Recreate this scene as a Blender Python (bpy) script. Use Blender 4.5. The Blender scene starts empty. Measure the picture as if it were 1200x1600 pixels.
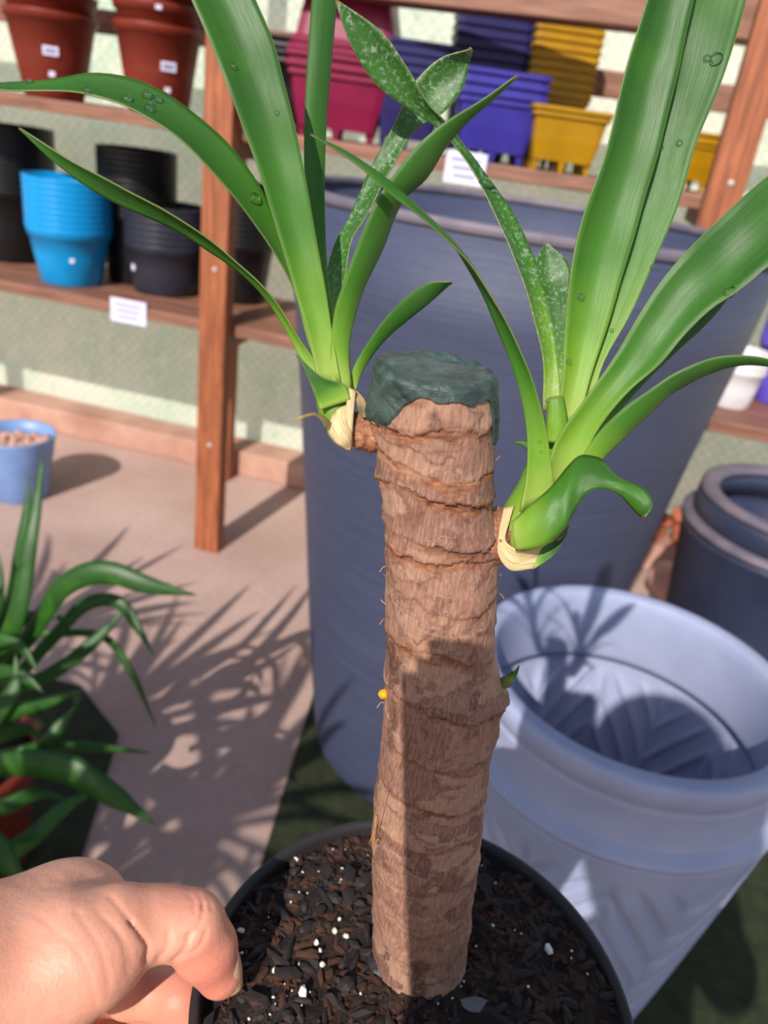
import bpy, bmesh, math, random
import numpy as np
from mathutils import Matrix, Vector

# ------------------------------------------------------------------ camera, world, sun, exposure
SC = bpy.context.scene
COL = SC.collection
F = 1200.0                                   # focal length in pixels of the 1200 x 1600 frame
PITCH, ROLL, H = math.radians(26), math.radians(8.1), 1.15
_R0 = np.array([1., 0, 0])
CF = np.array([0, math.cos(PITCH), -math.sin(PITCH)])
_U0 = np.array([0, math.sin(PITCH), math.cos(PITCH)])
CR = math.cos(ROLL)*_R0 + math.sin(ROLL)*_U0
CU = -math.sin(ROLL)*_R0 + math.cos(ROLL)*_U0
CC = np.array([0, 0, H])

cam = bpy.data.cameras.new('camera')
cam.sensor_fit = 'HORIZONTAL'; cam.sensor_width = 36; cam.lens = 36
cam.clip_start = 0.01; cam.clip_end = 100
cam.dof.use_dof = True; cam.dof.focus_distance = 0.215; cam.dof.aperture_fstop = 20
camo = bpy.data.objects.new('camera', cam); COL.objects.link(camo)
camo.matrix_world = Matrix(((CR[0], CU[0], -CF[0], CC[0]), (CR[1], CU[1], -CF[1], CC[1]),
                            (CR[2], CU[2], -CF[2], CC[2]), (0, 0, 0, 1)))
SC.camera = camo

SUN_AZ, SUN_EL = math.radians(19.8), math.radians(36)     # direction the sunlight travels (azimuth from +Y to +X)
SUND = np.array([math.sin(SUN_AZ)*math.cos(SUN_EL), math.cos(SUN_AZ)*math.cos(SUN_EL), -math.sin(SUN_EL)])
sl = bpy.data.lights.new('sun', 'SUN'); sl.energy = 5.0; sl.angle = math.radians(0.53); sl.color = (1, .93, .84)
so = bpy.data.objects.new('sun', sl); COL.objects.link(so)
so.rotation_euler = Vector(SUND).to_track_quat('-Z', 'Y').to_euler()

w = bpy.data.worlds.new('world'); SC.world = w; w.use_nodes = True
wn = w.node_tree
bg = wn.nodes['Background']; bg.inputs['Strength'].default_value = 0.15
sk = wn.nodes.new('ShaderNodeTexSky'); sk.sky_type = 'NISHITA'; sk.sun_disc = False
sk.sun_elevation = SUN_EL; sk.sun_rotation = SUN_AZ + math.pi
wn.links.new(sk.outputs['Color'], bg.inputs['Color'])

vs = SC.view_settings
vs.view_transform = 'Standard'; vs.look = 'None'; vs.exposure = 0.0; vs.gamma = 1; vs.use_curve_mapping = False

# ------------------------------------------------------------------ geometry helpers
rng = random.Random(7); nr = np.random.RandomState(5)
def ray(x, y): return CF*F + CR*(x-600) - CU*(y-800)
def P(x, y, z): return CC + ray(x, y)*(z/F)                    # point at camera depth z
def G(x, y, h=0.0):
    d = ray(x, y); return CC + d*((h-H)/d[2])                  # point at world height h
def VY(x, y, Y):
    d = ray(x, y); return CC + d*(Y/d[1])                      # point in the plane y = Y
def proj(p):
    d = np.asarray(p)-CC; z = d@CF
    return 600+F*(d@CR)/z, 800-F*(d@CU)/z, z
# frame of the shelf: s along, d behind its front plane
SK = -0.2; SP0 = np.array([-.49, 1.98, 0]); _n = math.hypot(1, SK)
SA = np.array([1/_n, SK/_n, 0]); SN = np.array([-SK/_n, 1/_n, 0]); SROT = math.atan(SK)
def SH(s, d, z): return SP0 + SA*s + SN*d + np.array([0, 0, z])
def SHpx(x, y, d):                                              # pixel -> (s, z) in the plane d behind the shelf front
    r_ = ray(x, y); p = CC + r_*((SN@(SP0+SN*d-CC))/(SN@r_)); q = p-SP0
    return float(q@SA), float(p[2])

def hsh(i, j, k, s):
    n = (i*374761393 + j*668265263 + k*2147483647 + s*1274126177) & 0xffffffff
    n = ((n ^ (n >> 13))*1274126177) & 0xffffffff
    return ((n ^ (n >> 16)) & 0xffff)/65535.0
def vnoise(p, sc, seed=0, oct=1):
    p = np.asarray(p, float)*sc; out = 0; amp = 1; tot = 0
    for o in range(oct):
        i = np.floor(p).astype(np.int64); f = p-i; f = f*f*(3-2*f); v = 0
        for a in (0, 1):
            for b in (0, 1):
                for c in (0, 1):
                    wgt = (f[..., 0] if a else 1-f[..., 0])*(f[..., 1] if b else 1-f[..., 1])*(f[..., 2] if c else 1-f[..., 2])
                    v = v + wgt*hsh(i[..., 0]+a, i[..., 1]+b, i[..., 2]+c, seed+o*17)
        out = out + amp*v; tot += amp; amp *= .5; p = p*2.03
    return out/tot                                              # 0..1

def srgb(r, g, b):
    return tuple(((c/255)/12.92 if c <= 10 else ((c/255+.055)/1.055)**2.4) for c in (r, g, b)) + (1,)

def link(o, parent=None):
    COL.objects.link(o)
    if parent is not None: o.parent = parent
    return o
def mesh_obj(name, V, Fs, m, parent=None, smooth=True, uv=None, attrs=None):
    me = bpy.data.meshes.new(name)
    me.from_pydata([tuple(map(float, v)) for v in V], [], [tuple(map(int, f)) for f in Fs]); me.update()
    if smooth: me.polygons.foreach_set('use_smooth', [True]*len(me.polygons))
    if uv is not None:
        ul = me.uv_layers.new(name='UVMap'); li = np.zeros(len(me.loops), np.int32)
        me.loops.foreach_get('vertex_index', li); ul.data.foreach_set('uv', np.asarray(uv, np.float32)[li].ravel())
    for k, a in (attrs or {}).items():
        at = me.attributes.new(k, 'FLOAT', 'POINT'); at.data.foreach_set('value', np.asarray(a, np.float32))
    if m is not None: me.materials.append(m)
    return link(bpy.data.objects.new(name, me), parent)
def empty(name, loc=(0, 0, 0), rz=0):
    o = bpy.data.objects.new(name, None); o.empty_display_size = .05
    o.location = tuple(map(float, loc)); o.rotation_euler = (0, 0, rz); return link(o)
def tag(o, label=None, cat=None, group=None, kind=None):
    if label: o['label'] = label
    if cat: o['category'] = cat
    if group: o['group'] = group
    if kind: o['kind'] = kind
    return o
def flip_ok(V, Fs): return V, Fs
def grid_faces(nu, nv, wrap=False, off=0):
    Fs = []
    for j in range(nv-1):
        for i in range(nu if wrap else nu-1):
            a = off+j*nu+i; b = off+j*nu+(i+1) % nu
            Fs.append((a, b, b+nu, a+nu))
    return Fs
def lathe(prof, seg=48, ring=None, closed=False):
    """prof: (radius, z) from outside bottom up, over the lip and down the inside. ring(theta)->radial factor."""
    th = np.linspace(0, 2*math.pi, seg, endpoint=False); V = []
    fac = np.array([ring(t) for t in th]) if ring else np.ones(seg)
    for R, z in prof:
        for t, k in zip(th, fac): V.append((R*k*math.cos(t), R*k*math.sin(t), z))
    Fs = grid_faces(seg, len(prof), True)
    n = len(V)
    if closed: Fs += [(n-seg+i, n-seg+(i+1) % seg, (i+1) % seg, i) for i in range(seg)]       # a ring, open in the middle
    else: Fs.append(tuple(range(seg-1, -1, -1))); Fs.append(tuple(range(n-seg, n)))
    return V, Fs
def box_bm(bm, c, s, rot=None, bev=0):
    M = Matrix.Translation(Vector(tuple(map(float, c)))) @ (rot.to_4x4() if rot else Matrix.Identity(4)) @ Matrix.Diagonal((*map(float, s), 1))
    return bmesh.ops.create_cube(bm, size=1, matrix=M)
def box_obj(name, c, s, m, parent=None, rz=0, bev=.002, base=None):
    bm = bmesh.new(); bmesh.ops.create_cube(bm, size=1, matrix=Matrix.Diagonal((*map(float, s), 1)))
    if bev: bmesh.ops.bevel(bm, geom=bm.edges[:], offset=bev, segments=2, affect='EDGES', profile=.6)
    me = bpy.data.meshes.new(name); bm.to_mesh(me); bm.free()
    if m: me.materials.append(m)
    o = link(bpy.data.objects.new(name, me), parent); o.location = tuple(map(float, c)); o.rotation_euler = (0, 0, rz)
    return o
def catmull(pts, n):
    pts = np.asarray(pts, float); d = np.r_[0, np.cumsum(np.linalg.norm(np.diff(pts[:, :2], axis=0), axis=1)+1e-9)]
    d /= d[-1]; t = np.linspace(0, 1, n); out = np.zeros((n, pts.shape[1]))
    m = np.gradient(pts, d, axis=0) if len(pts) > 2 else np.repeat((pts[1:]-pts[:1]), 2, 0)
    k = np.clip(np.searchsorted(d, t, 'right')-1, 0, len(d)-2); h = d[k+1]-d[k]; u = (t-d[k])/h
    h00 = 2*u**3-3*u**2+1; h10 = u**3-2*u**2+u; h01 = -2*u**3+3*u**2; h11 = u**3-u**2
    for c in range(pts.shape[1]):
        out[:, c] = h00*pts[k, c]+h10*h*m[k, c]+h01*pts[k+1, c]+h11*h*m[k+1, c]
    return out
def tube(path, rad, seg=10, cap=True):
    path = np.asarray(path, float); n = len(path); V = []; rad = np.broadcast_to(rad, (n,))
    tang = np.gradient(path, axis=0); ref = np.array([.3, .2, .9])
    for i in range(n):
        t = tang[i]/np.linalg.norm(tang[i]); a = np.cross(t, ref); a /= np.linalg.norm(a); b = np.cross(t, a)
        for k in range(seg):
            th = 2*math.pi*k/seg; V.append(path[i]+rad[i]*(a*math.cos(th)+b*math.sin(th)))
    Fs = grid_faces(seg, n, True)
    if cap: Fs += [tuple(range(seg-1, -1, -1)), tuple(range((n-1)*seg, n*seg))]
    return V, Fs
def surface_nets(val, lo, h):
    """val: sdf on a grid -> vertices, quads"""
    s = val < 0; nx, ny, nz = val.shape
    acc = np.zeros((nx-1, ny-1, nz-1, 3)); cnt = np.zeros((nx-1, ny-1, nz-1))
    cor = [(a, b, c) for a in (0, 1) for b in (0, 1) for c in (0, 1)]
    def sub(A, c): return A[c[0]:nx-1+c[0], c[1]:ny-1+c[1], c[2]:nz-1+c[2]]
    for c0 in cor:
        for ax in range(3):
            if c0[ax]: continue
            c1 = list(c0); c1[ax] = 1
            v0, v1 = sub(val, c0), sub(val, c1); m = (v0 < 0) != (v1 < 0)
            t = np.where(m, v0/np.where(m, v0-v1, 1), 0)
            for a in range(3): acc[..., a] += m*(c0[a]+(t if a == ax else 0))
            cnt += m
    idx = -np.ones(cnt.shape, int); act = cnt > 0; idx[act] = np.arange(act.sum())
    ijk = np.argwhere(act); V = np.asarray(lo)+h*(ijk+acc[act]/cnt[act][:, None])
    Fs = []
    for ax in range(3):
        o = [a for a in range(3) if a != ax]
        sl0 = [slice(1, -1)]*3; sl0[ax] = slice(0, -1); sl1 = list(sl0); sl1[ax] = slice(1, None)
        a, b = s[tuple(sl0)], s[tuple(sl1)]; e = np.argwhere(a != b); sg = a[a != b]
        e = e+1; e[:, ax] -= 1
        def cell(d0, d1):
            q = e.copy(); q[:, o[0]] += d0; q[:, o[1]] += d1; return idx[q[:, 0], q[:, 1], q[:, 2]]
        q = np.stack([cell(-1, -1), cell(0, -1), cell(0, 0), cell(-1, 0)], 1)
        fl = sg if ax != 1 else ~sg
        q[~fl] = q[~fl][:, ::-1]; Fs.append(q)
    return V, np.concatenate(Fs)
def cap_sdf(X, a, b, ra, rb):
    a = np.asarray(a); b = np.asarray(b); ab = b-a
    t = np.clip(((X-a)@ab)/(ab@ab), 0, 1)
    return np.linalg.norm(X-a-t[..., None]*ab, axis=-1)-(ra+(rb-ra)*t)
def smin(a, b, k):
    h = np.clip(.5+.5*(b-a)/k, 0, 1); return b*(1-h)+a*h-k*h*(1-h)

# ------------------------------------------------------------------ materials
MATS = {}
class NT:
    def __init__(s, name):
        s.m = bpy.data.materials.new(name); s.m.use_nodes = True; s.t = s.m.node_tree
        s.b = s.t.nodes['Principled BSDF']; s.out = s.t.nodes['Material Output']; MATS[name] = s.m
    def n(s, kind, **kw):
        x = s.t.nodes.new('ShaderNode'+kind)
        for k, v in kw.items():
            if k in x.inputs.keys(): s.set(x.inputs[k], v)
            else: setattr(x, k, v)
        return x
    def set(s, inp, v):
        if hasattr(v, 'is_linked') or isinstance(v, bpy.types.NodeSocket): s.t.links.new(v, inp)
        else: inp.default_value = v
    def p(s, k, v): s.set(s.b.inputs[k], v)
    def coord(s, which='Object', scale=(1, 1, 1), rot=(0, 0, 0)):
        c = s.n('TexCoord'); m = s.n('Mapping', Vector=c.outputs[which]); m.inputs['Scale'].default_value = scale
        m.inputs['Rotation'].default_value = rot; return m.outputs['Vector']
    def noise(s, vec, scale, detail=4, rough=.55, dist=0):
        x = s.n('TexNoise', Scale=scale, Detail=detail, Roughness=rough, Distortion=dist); s.set(x.inputs['Vector'], vec); return x.outputs['Fac']
    def ramp(s, fac, stops, interp='LINEAR'):
        x = s.n('ValToRGB', Fac=fac); cr = x.color_ramp; cr.interpolation = interp
        while len(cr.elements) < len(stops): cr.elements.new(.5)
        for e, (p, c) in zip(cr.elements, stops): e.position = p; e.color = c if len(c) == 4 else (*c, 1)
        return x.outputs['Color']
    def val(s, fac, a, b, lo=0., hi=1.):
        x = s.n('MapRange'); s.set(x.inputs[0], fac)
        for i, v in zip((1, 2, 3, 4), (a, b, lo, hi)): x.inputs[i].default_value = v
        return x.outputs[0]
    def mix(s, fac, a, b, mode='MIX'):
        x = s.n('Mix', data_type='RGBA', blend_type=mode)
        s.set(x.inputs[0], fac); s.set(x.inputs[6], a); s.set(x.inputs[7], b); return x.outputs[2]
    def math(s, op, a, b=0.):
        x = s.n('Math', operation=op); s.set(x.inputs[0], a); s.set(x.inputs[1], b); return x.outputs[0]
    def attr(s, name): return s.n('Attribute', attribute_name=name).outputs['Fac']
    def bump(s, h, strength=.3, dist=.002):
        x = s.n('Bump', Height=h, Strength=strength, Distance=dist); s.p('Normal', x.outputs['Normal'])

def plastic(name, rgb, rough=.45, var=.12, spec=.4):
    t = NT(name); c = srgb(*rgb); v = t.coord(); n = t.noise(v, 14, 3)
    d = tuple(x*(1-var) for x in c[:3])+(1,); l = tuple(min(1, x*(1+var)) for x in c[:3])+(1,)
    t.p('Base Color', t.ramp(n, [(.3, d), (.7, l)])); t.p('Roughness', rough); t.p('Specular IOR Level', spec)
    t.bump(t.noise(v, 160, 2), .08, .001); return t.m

def make_materials():
    # concrete floor
    t = NT('concrete'); v = t.coord(); a = t.noise(v, 3, 6); b = t.noise(v, 60, 5, .7)
    c = t.ramp(a, [(.3, srgb(172, 144, 134)), (.7, srgb(200, 172, 162))])
    t.p('Base Color', t.mix(t.val(b, .3, .7, 0, .35), c, srgb(142, 112, 102))); t.p('Roughness', .85)
    t.bump(b, .35, .003)
    t = NT('curb_concrete'); v = t.coord(); a = t.noise(v, 7, 6)
    t.p('Base Color', t.ramp(a, [(.3, srgb(160, 118, 102)), (.7, srgb(196, 156, 138))])); t.p('Roughness', .9); t.bump(t.noise(v, 50, 4), .4, .004)
    # shade cloth over wire mesh
    t = NT('shade_cloth'); v = t.coord(); a = t.noise(v, 5, 6, .65); b = t.noise(t.coord(scale=(1, 1, .6)), 34, 4, .7)
    c = t.ramp(a, [(.32, srgb(200, 222, 202)), (.5, srgb(220, 230, 214)), (.68, srgb(236, 236, 222))])
    c = t.mix(t.val(b, .52, .72), c, srgb(240, 238, 226))
    c = t.mix(t.val(b, .42, .3, 0, .6), c, srgb(168, 192, 170))
    t.p('Base Color', c); t.p('Roughness', .9); t.bump(b, .4, .004)
    # wire mesh lattice showing through the cloth, and daylight coming through it
    mp = t.coord(rot=(0, math.radians(45), 0)); sx = t.n('SeparateXYZ', Vector=mp)
    gx_ = t.math('PINGPONG', sx.outputs['X'], .014); gz_ = t.math('PINGPONG', sx.outputs['Z'], .014)
    ln = t.math('MINIMUM', gx_, gz_); c2 = t.mix(t.val(ln, .0045, .001, 0, .24), c, srgb(150, 160, 140)); t.p('Base Color', c2)
    tr = t.n('BsdfTranslucent'); t.set(tr.inputs['Color'], c2); ms = t.n('MixShader'); ms.inputs[0].default_value = .45
    t.t.links.new(t.b.outputs[0], ms.inputs[1]); t.t.links.new(tr.outputs[0], ms.inputs[2]); t.t.links.new(ms.outputs[0], t.out.inputs['Surface'])
    t = NT('white_render'); a = t.noise(t.coord(), 4, 4); t.p('Base Color', t.ramp(a, [(.3, srgb(226, 222, 212)), (.7, srgb(240, 236, 226))])); t.p('Roughness', .9)
    # turf
    t = NT('turf'); v = t.coord(); a = t.noise(v, 30, 6, .7)
    t.p('Base Color', t.ramp(a, [(.3, srgb(22, 30, 13)), (.7, srgb(50, 58, 29))])); t.p('Roughness', .95); t.bump(t.noise(v, 300, 3), .8, .006)
    # timber
    for nm, c0, c1 in (('timber', (112, 58, 32), (172, 100, 62)), ('timber_dark', (104, 66, 50), (152, 106, 86))):
        t = NT(nm); v = t.coord(scale=(1, 1, 1)); g = t.noise(t.coord(scale=(9, 9, .8)), 9, 6, .6, .6)
        if nm == 'timber_dark': g = t.noise(t.coord(scale=(.8, 9, 9)), 9, 6, .6, .6)
        t.p('Base Color', t.ramp(g, [(.3, srgb(*c0)), (.7, srgb(*c1))])); t.p('Roughness', .6); t.bump(g, .3, .003)
    plastic('plastic_terracotta', (116, 40, 26)); plastic('plastic_sky', (8, 140, 205), .35)
    plastic('plastic_black', (20, 20, 23), .4); plastic('plastic_charcoal', (44, 46, 58), .35)
    plastic('plastic_magenta', (122, 14, 58)); plastic('plastic_navy', (30, 26, 84)); plastic('plastic_violet', (52, 44, 138))
    plastic('plastic_yellow', (160, 118, 0)); plastic('plastic_amber', (236, 160, 0)); plastic('plastic_white', (222, 220, 225), .4)
    plastic('plastic_lilac', (104, 90, 215)); plastic('plastic_paleblue', (120, 152, 205), .4)
    plastic('paper', (214, 212, 236), .8, .03); plastic('ink', (120, 120, 150), .8, .05); plastic('metal_nail', (190, 185, 180), .35)
    plastic('nursery_pot', (46, 43, 45), .5); plastic('clay', (186, 110, 82), .85); plastic('clay_pink', (206, 160, 150), .85); plastic('phone_black', (18, 18, 20), .3)
    plastic('gravel', (188, 150, 132), .95, .3); plastic('shirt', (70, 78, 96), .9); plastic('trousers', (44, 48, 60), .9); plastic('hair', (28, 20, 16), .6)
    # tall slate planter: fine horizontal brushing
    t = NT('slate'); g = t.noise(t.coord(scale=(1.2, 1.2, 60)), 5, 5, .7); a = t.noise(t.coord(), 3, 3)
    c = t.ramp(g, [(.3, srgb(52, 58, 82)), (.7, srgb(74, 80, 106))]); t.p('Base Color', t.mix(t.val(a, .3, .7, 0, .35), c, srgb(50, 58, 84)))
    t.p('Roughness', .55); t.bump(g, .35, .003)
    t = NT('slate_rim'); a = t.noise(t.coord(), 20, 4); t.p('Base Color', t.ramp(a, [(.3, srgb(92, 88, 104)), (.7, srgb(122, 112, 122))])); t.p('Roughness', .6)
    t = NT('navy_planter'); a = t.noise(t.coord(), 6, 4); t.p('Base Color', t.ramp(a, [(.3, srgb(40, 46, 68)), (.7, srgb(54, 60, 84))])); t.p('Roughness', .45)
    t = NT('grey_planter'); a = t.noise(t.coord(), 9, 5); b = t.noise(t.coord(), 120, 3)
    t.p('Base Color', t.ramp(a, [(.3, srgb(140, 148, 178)), (.7, srgb(158, 164, 192))])); t.p('Roughness', .6); t.bump(b, .1, .002)
    # bark
    t = NT('bark'); v = t.coord(); fib = t.noise(t.coord(scale=(1, 1, .14)), 1500, 6, .65, .5); big = t.noise(t.coord(scale=(1, 1, 1.6)), 85, 6, .65, 1.2)
    fin = t.noise(v, 700, 4, .7); xf = t.noise(t.coord(scale=(.35, .35, 1.3)), 500, 5, .7, 1.5); sc = t.attr('scar'); cell = t.attr('cell')
    c = t.ramp(cell, [(0, srgb(160, 120, 100)), (.25, srgb(132, 92, 80)), (.5, srgb(172, 134, 112)), (.75, srgb(142, 100, 84)), (1, srgb(118, 82, 72))])
    c = t.mix(t.val(fib, .45, .7, 0, .45), c, srgb(204, 170, 142))
    c = t.mix(t.val(fib, .44, .28, 0, .5), c, srgb(104, 66, 52))
    c = t.mix(t.val(big, .56, .74, 0, .75), c, srgb(112, 62, 52))
    c = t.mix(t.val(big, .42, .26, 0, .8), c, srgb(88, 58, 46))
    oc = t.ramp(xf, [(.28, srgb(70, 40, 28)), (.48, srgb(150, 86, 52)), (.72, srgb(214, 160, 112))])
    c = t.mix(t.val(sc, .25, .9, 0, .85), c, oc)
    dk = t.attr('dark'); c = t.mix(t.math('MULTIPLY', dk, t.val(fin, .35, .6, .35, 1)), c, srgb(58, 36, 28))
    t.p('Base Color', c); t.p('Roughness', .72); t.p('Specular IOR Level', .3)
    h = t.math('ADD', t.math('MULTIPLY', fib, .6), t.math('ADD', t.math('MULTIPLY', xf, t.math('MULTIPLY', sc, 1.2)), t.math('MULTIPLY', fin, .3)))
    t.bump(h, .5, .0006)
    t = NT('fibre'); a = t.noise(t.coord(), 300, 4); t.p('Base Color', t.ramp(a, [(.3, srgb(130, 78, 44)), (.7, srgb(206, 150, 96))])); t.p('Roughness', .8)
    t = NT('husk'); uv = t.n('TexCoord').outputs['UV']; mp = t.n('Mapping', Vector=uv); mp.inputs['Scale'].default_value = (26, 2.5, 1); a = t.noise(mp.outputs['Vector'], 1, 4, .6, .3); t.p('Base Color', t.ramp(a, [(.3, srgb(150, 112, 74)), (.5, srgb(206, 184, 134)), (.75, srgb(226, 212, 172))])); t.p('Roughness', .6); t.bump(a, .4, .0006)
    # wax seal
    t = NT('wax'); v = t.coord(); a = t.noise(v, 160, 5, .6, 1); b = t.noise(v, 500, 4, .7)
    t.p('Base Color', t.ramp(a, [(.3, srgb(38, 50, 48)), (.6, srgb(66, 84, 80)), (.8, srgb(92, 108, 102))])); t.p('Roughness', .5); t.bump(t.math('ADD', a, t.math('MULTIPLY', b, .4)), .8, .0012)
    # soil
    t = NT('soil'); v = t.coord(); a = t.noise(v, 120, 6, .7); b = t.noise(v, 500, 4, .7)
    c = t.ramp(a, [(.32, srgb(18, 12, 10)), (.55, srgb(50, 32, 24)), (.75, srgb(104, 66, 44))])
    t.p('Base Color', c); t.p('Roughness', .8); t.bump(t.math('ADD', a, b), 1, .003)
    plastic('bark_chip', (40, 33, 32), .7, .4); plastic('soil_crumb', (68, 43, 30), .9, .5); plastic('perlite', (226, 220, 208), .8, .08); plastic('stone_grey', (104, 104, 106), .8, .2)
    # leaves
    for nm in ('leaf', 'leaf_speckled', 'leaf_back'):
        t = NT(nm); uv = t.n('TexCoord').outputs['UV']; sx = t.n('SeparateXYZ', Vector=uv)
        mp = t.n('Mapping', Vector=uv); mp.inputs['Scale'].default_value = (70, 2.2, 1)
        st = t.noise(mp.outputs['Vector'], 1, 4, .6); big = t.noise(t.coord(), 60, 3)
        vv = sx.outputs['Y']; uu = sx.outputs['X']
        if nm == 'leaf_back': stops = [(0, srgb(56, 100, 32)), (.3, srgb(32, 84, 22)), (1, srgb(30, 76, 34))]
        else: stops = [(0, srgb(186, 206, 100)), (.1, srgb(136, 180, 52)), (.28, srgb(72, 128, 36)), (.55, srgb(52, 100, 36)), (1, srgb(52, 102, 38))]
        c = t.ramp(vv, stops)
        c = t.mix(t.val(st, .35, .7, 0, .4), c, t.mix(.5, c, srgb(120, 170, 84)))
        c = t.mix(t.val(big, .5, .75, 0, .45), c, srgb(76, 140, 22))
        e = t.math('ABSOLUTE', t.math('SUBTRACT', uu, .5))
        c = t.mix(t.val(e, .492, .499), c, srgb(136, 148, 86))
        c = t.mix(t.val(vv, .985, 1.), c, srgb(150, 110, 80))
        rough = .38
        if nm == 'leaf_speckled':
            sp = t.noise(t.coord(), 900, 3, .7); sp2 = t.noise(t.coord(), 250, 3, .6)
            k = t.math('MULTIPLY', t.val(sp, .5, .68), t.val(sp2, .3, .6))
            c = t.mix(t.math('MULTIPLY', k, .6), c, srgb(206, 222, 206)); rough = .35
        t.p('Base Color', c); t.p('Roughness', rough); t.p('Specular IOR Level', .45)
        t.bump(st, .2, .0006)
        tr = t.n('BsdfTranslucent'); t.set(tr.inputs['Color'], t.mix(.35, c, srgb(150, 210, 20)))
        ms = t.n('MixShader'); ms.inputs[0].default_value = .36
        t.t.links.new(t.b.outputs[0], ms.inputs[1]); t.t.links.new(tr.outputs[0], ms.inputs[2]); t.t.links.new(ms.outputs[0], t.out.inputs['Surface'])
    t = NT('leaf_dry'); a = t.noise(t.coord(), 300, 4); t.p('Base Color', t.ramp(a, [(.3, srgb(90, 84, 48)), (.7, srgb(170, 140, 100))])); t.p('Roughness', .7)
    t = NT('water'); tp_ = t.n('BsdfTransparent'); gl = t.n('BsdfGlossy', Roughness=.03); fr = t.n('Fresnel', IOR=1.33); ms = t.n('MixShader')
    tp_.inputs['Color'].default_value = (.93, .97, .9, 1); t.set(ms.inputs[0], t.math('MULTIPLY', fr.outputs[0], 1.6)); t.t.links.new(tp_.outputs[0], ms.inputs[1]); t.t.links.new(gl.outputs[0], ms.inputs[2]); t.t.links.new(ms.outputs[0], t.out.inputs['Surface'])
    # skin
    t = NT('skin'); v = t.coord(); a = t.noise(v, 45, 4); b = t.noise(v, 900, 3, .6); red = t.attr('red')
    c = t.ramp(a, [(.3, srgb(214, 150, 124)), (.7, srgb(230, 172, 146))])
    c = t.mix(t.math('MULTIPLY', red, .6), c, srgb(222, 122, 104))
    t.p('Base Color', c); t.p('Roughness', .5); t.p('Subsurface Weight', .18); t.p('Subsurface Radius', (.008, .003, .0015)); t.p('Subsurface Scale', .5)
    cr = t.noise(t.coord(scale=(1, .35, 1)), 700, 3, .6, .6); t.bump(t.math('ADD', b, cr), .22, .0006)
    t = NT('nail'); t.p('Base Color', srgb(222, 176, 140)); t.p('Roughness', .3)
make_materials()
M = MATS
ORD = ['lowest', 'second from bottom', 'third from bottom', 'fourth from bottom', 'fifth from bottom', 'sixth from bottom', 'seventh from bottom',
       'eighth from bottom', 'ninth from bottom', 'tenth from bottom', 'eleventh from bottom', 'twelfth from bottom', 'thirteenth from bottom', 'fourteenth from bottom']

# ------------------------------------------------------------------ the setting
def slab(name, c, s, m, rz=0, kind='structure', bev=0):
    o = box_obj(name, c, s, m, rz=rz, bev=bev); o['kind'] = kind; return o
slab('floor', (0, 1.5, -.05), (14, 12, .1), M['concrete'])
WD = .63                                                       # wall plane behind the shelf front
a_, b_ = SH(-5.5, WD, 0), SH(6.0, WD, 0)
wb = mesh_obj('wall_back', [(a_[0], a_[1], .0), (b_[0], b_[1], .0), (b_[0], b_[1], 1.8), (a_[0], a_[1], 1.8)], [(0, 1, 2, 3)], M['shade_cloth'], smooth=False); wb['kind'] = 'structure'
cc = SH(.4, WD-.075, .045); slab('trim_1', cc, (11, .13, .09), M['curb_concrete'], SROT, bev=.008)
slab('wall_bounce', SH(.4, WD+2.0, 1.75), (9, .2, 3.5), M['white_render'], SROT)      # added unseen white wall, bouncing sunlight into the cloth from behind

# ------------------------------------------------------------------ shelf
LOWZ, UPZ = .658, 1.122
shelf = empty('wooden_shelf', SH(0, 0, 0), SROT)
tag(shelf, 'long brown wooden shelf unit against the green cloth wall, holding stacked pots', 'shelf')
def sbox(name, s0, s1, d0, d1, z0, z1, m, bev=.004):
    return box_obj(name, ((s0+s1)/2, (d0+d1)/2, (z0+z1)/2), (s1-s0, d1-d0, z1-z0), m, shelf, bev=bev)
RP = SHpx(1128, 300, 0)[0]
for s in (0, RP, -1.25):
    sbox('post', s-.036, s+.036, -.05, -.002, 0, 2.0, M['timber'])
    sbox('post', s-.205, s-.15, .42, .465, 0, 2.0, M['timber'])
    for z in (LOWZ, UPZ):
        sbox('bracket', s-.02, s+.02, .001, .395, z-.072, z-.031, M['timber_dark'])
sbox('beam', -1.6, RP+.6, .001, .09, 1.40, 1.47, M['timber_dark'])
for z in (LOWZ, UPZ):
    for d0, d1 in ((0, .135), (.14, .275), (.28, .415)):
        sbox('plank', -1.6, RP+.6, d0, d1, z-.03, z, M['timber_dark'])
sbox('rail', -1.6, RP+.6, .4, .418, 1.30, 1.36, M['timber_dark'])
nail = lathe([(.006, 0), (.006, .002), (.003, .003)], 10)
for s, z in ((.004, .80), (.004, .335), (RP+.005, 1.15)):
    o = mesh_obj('nail_head', [(v[0], -v[2], v[1]) for v in nail[0]], [f[::-1] for f in nail[1]], M['metal_nail'], shelf)
    o.location = (s, -.05, z)

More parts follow.
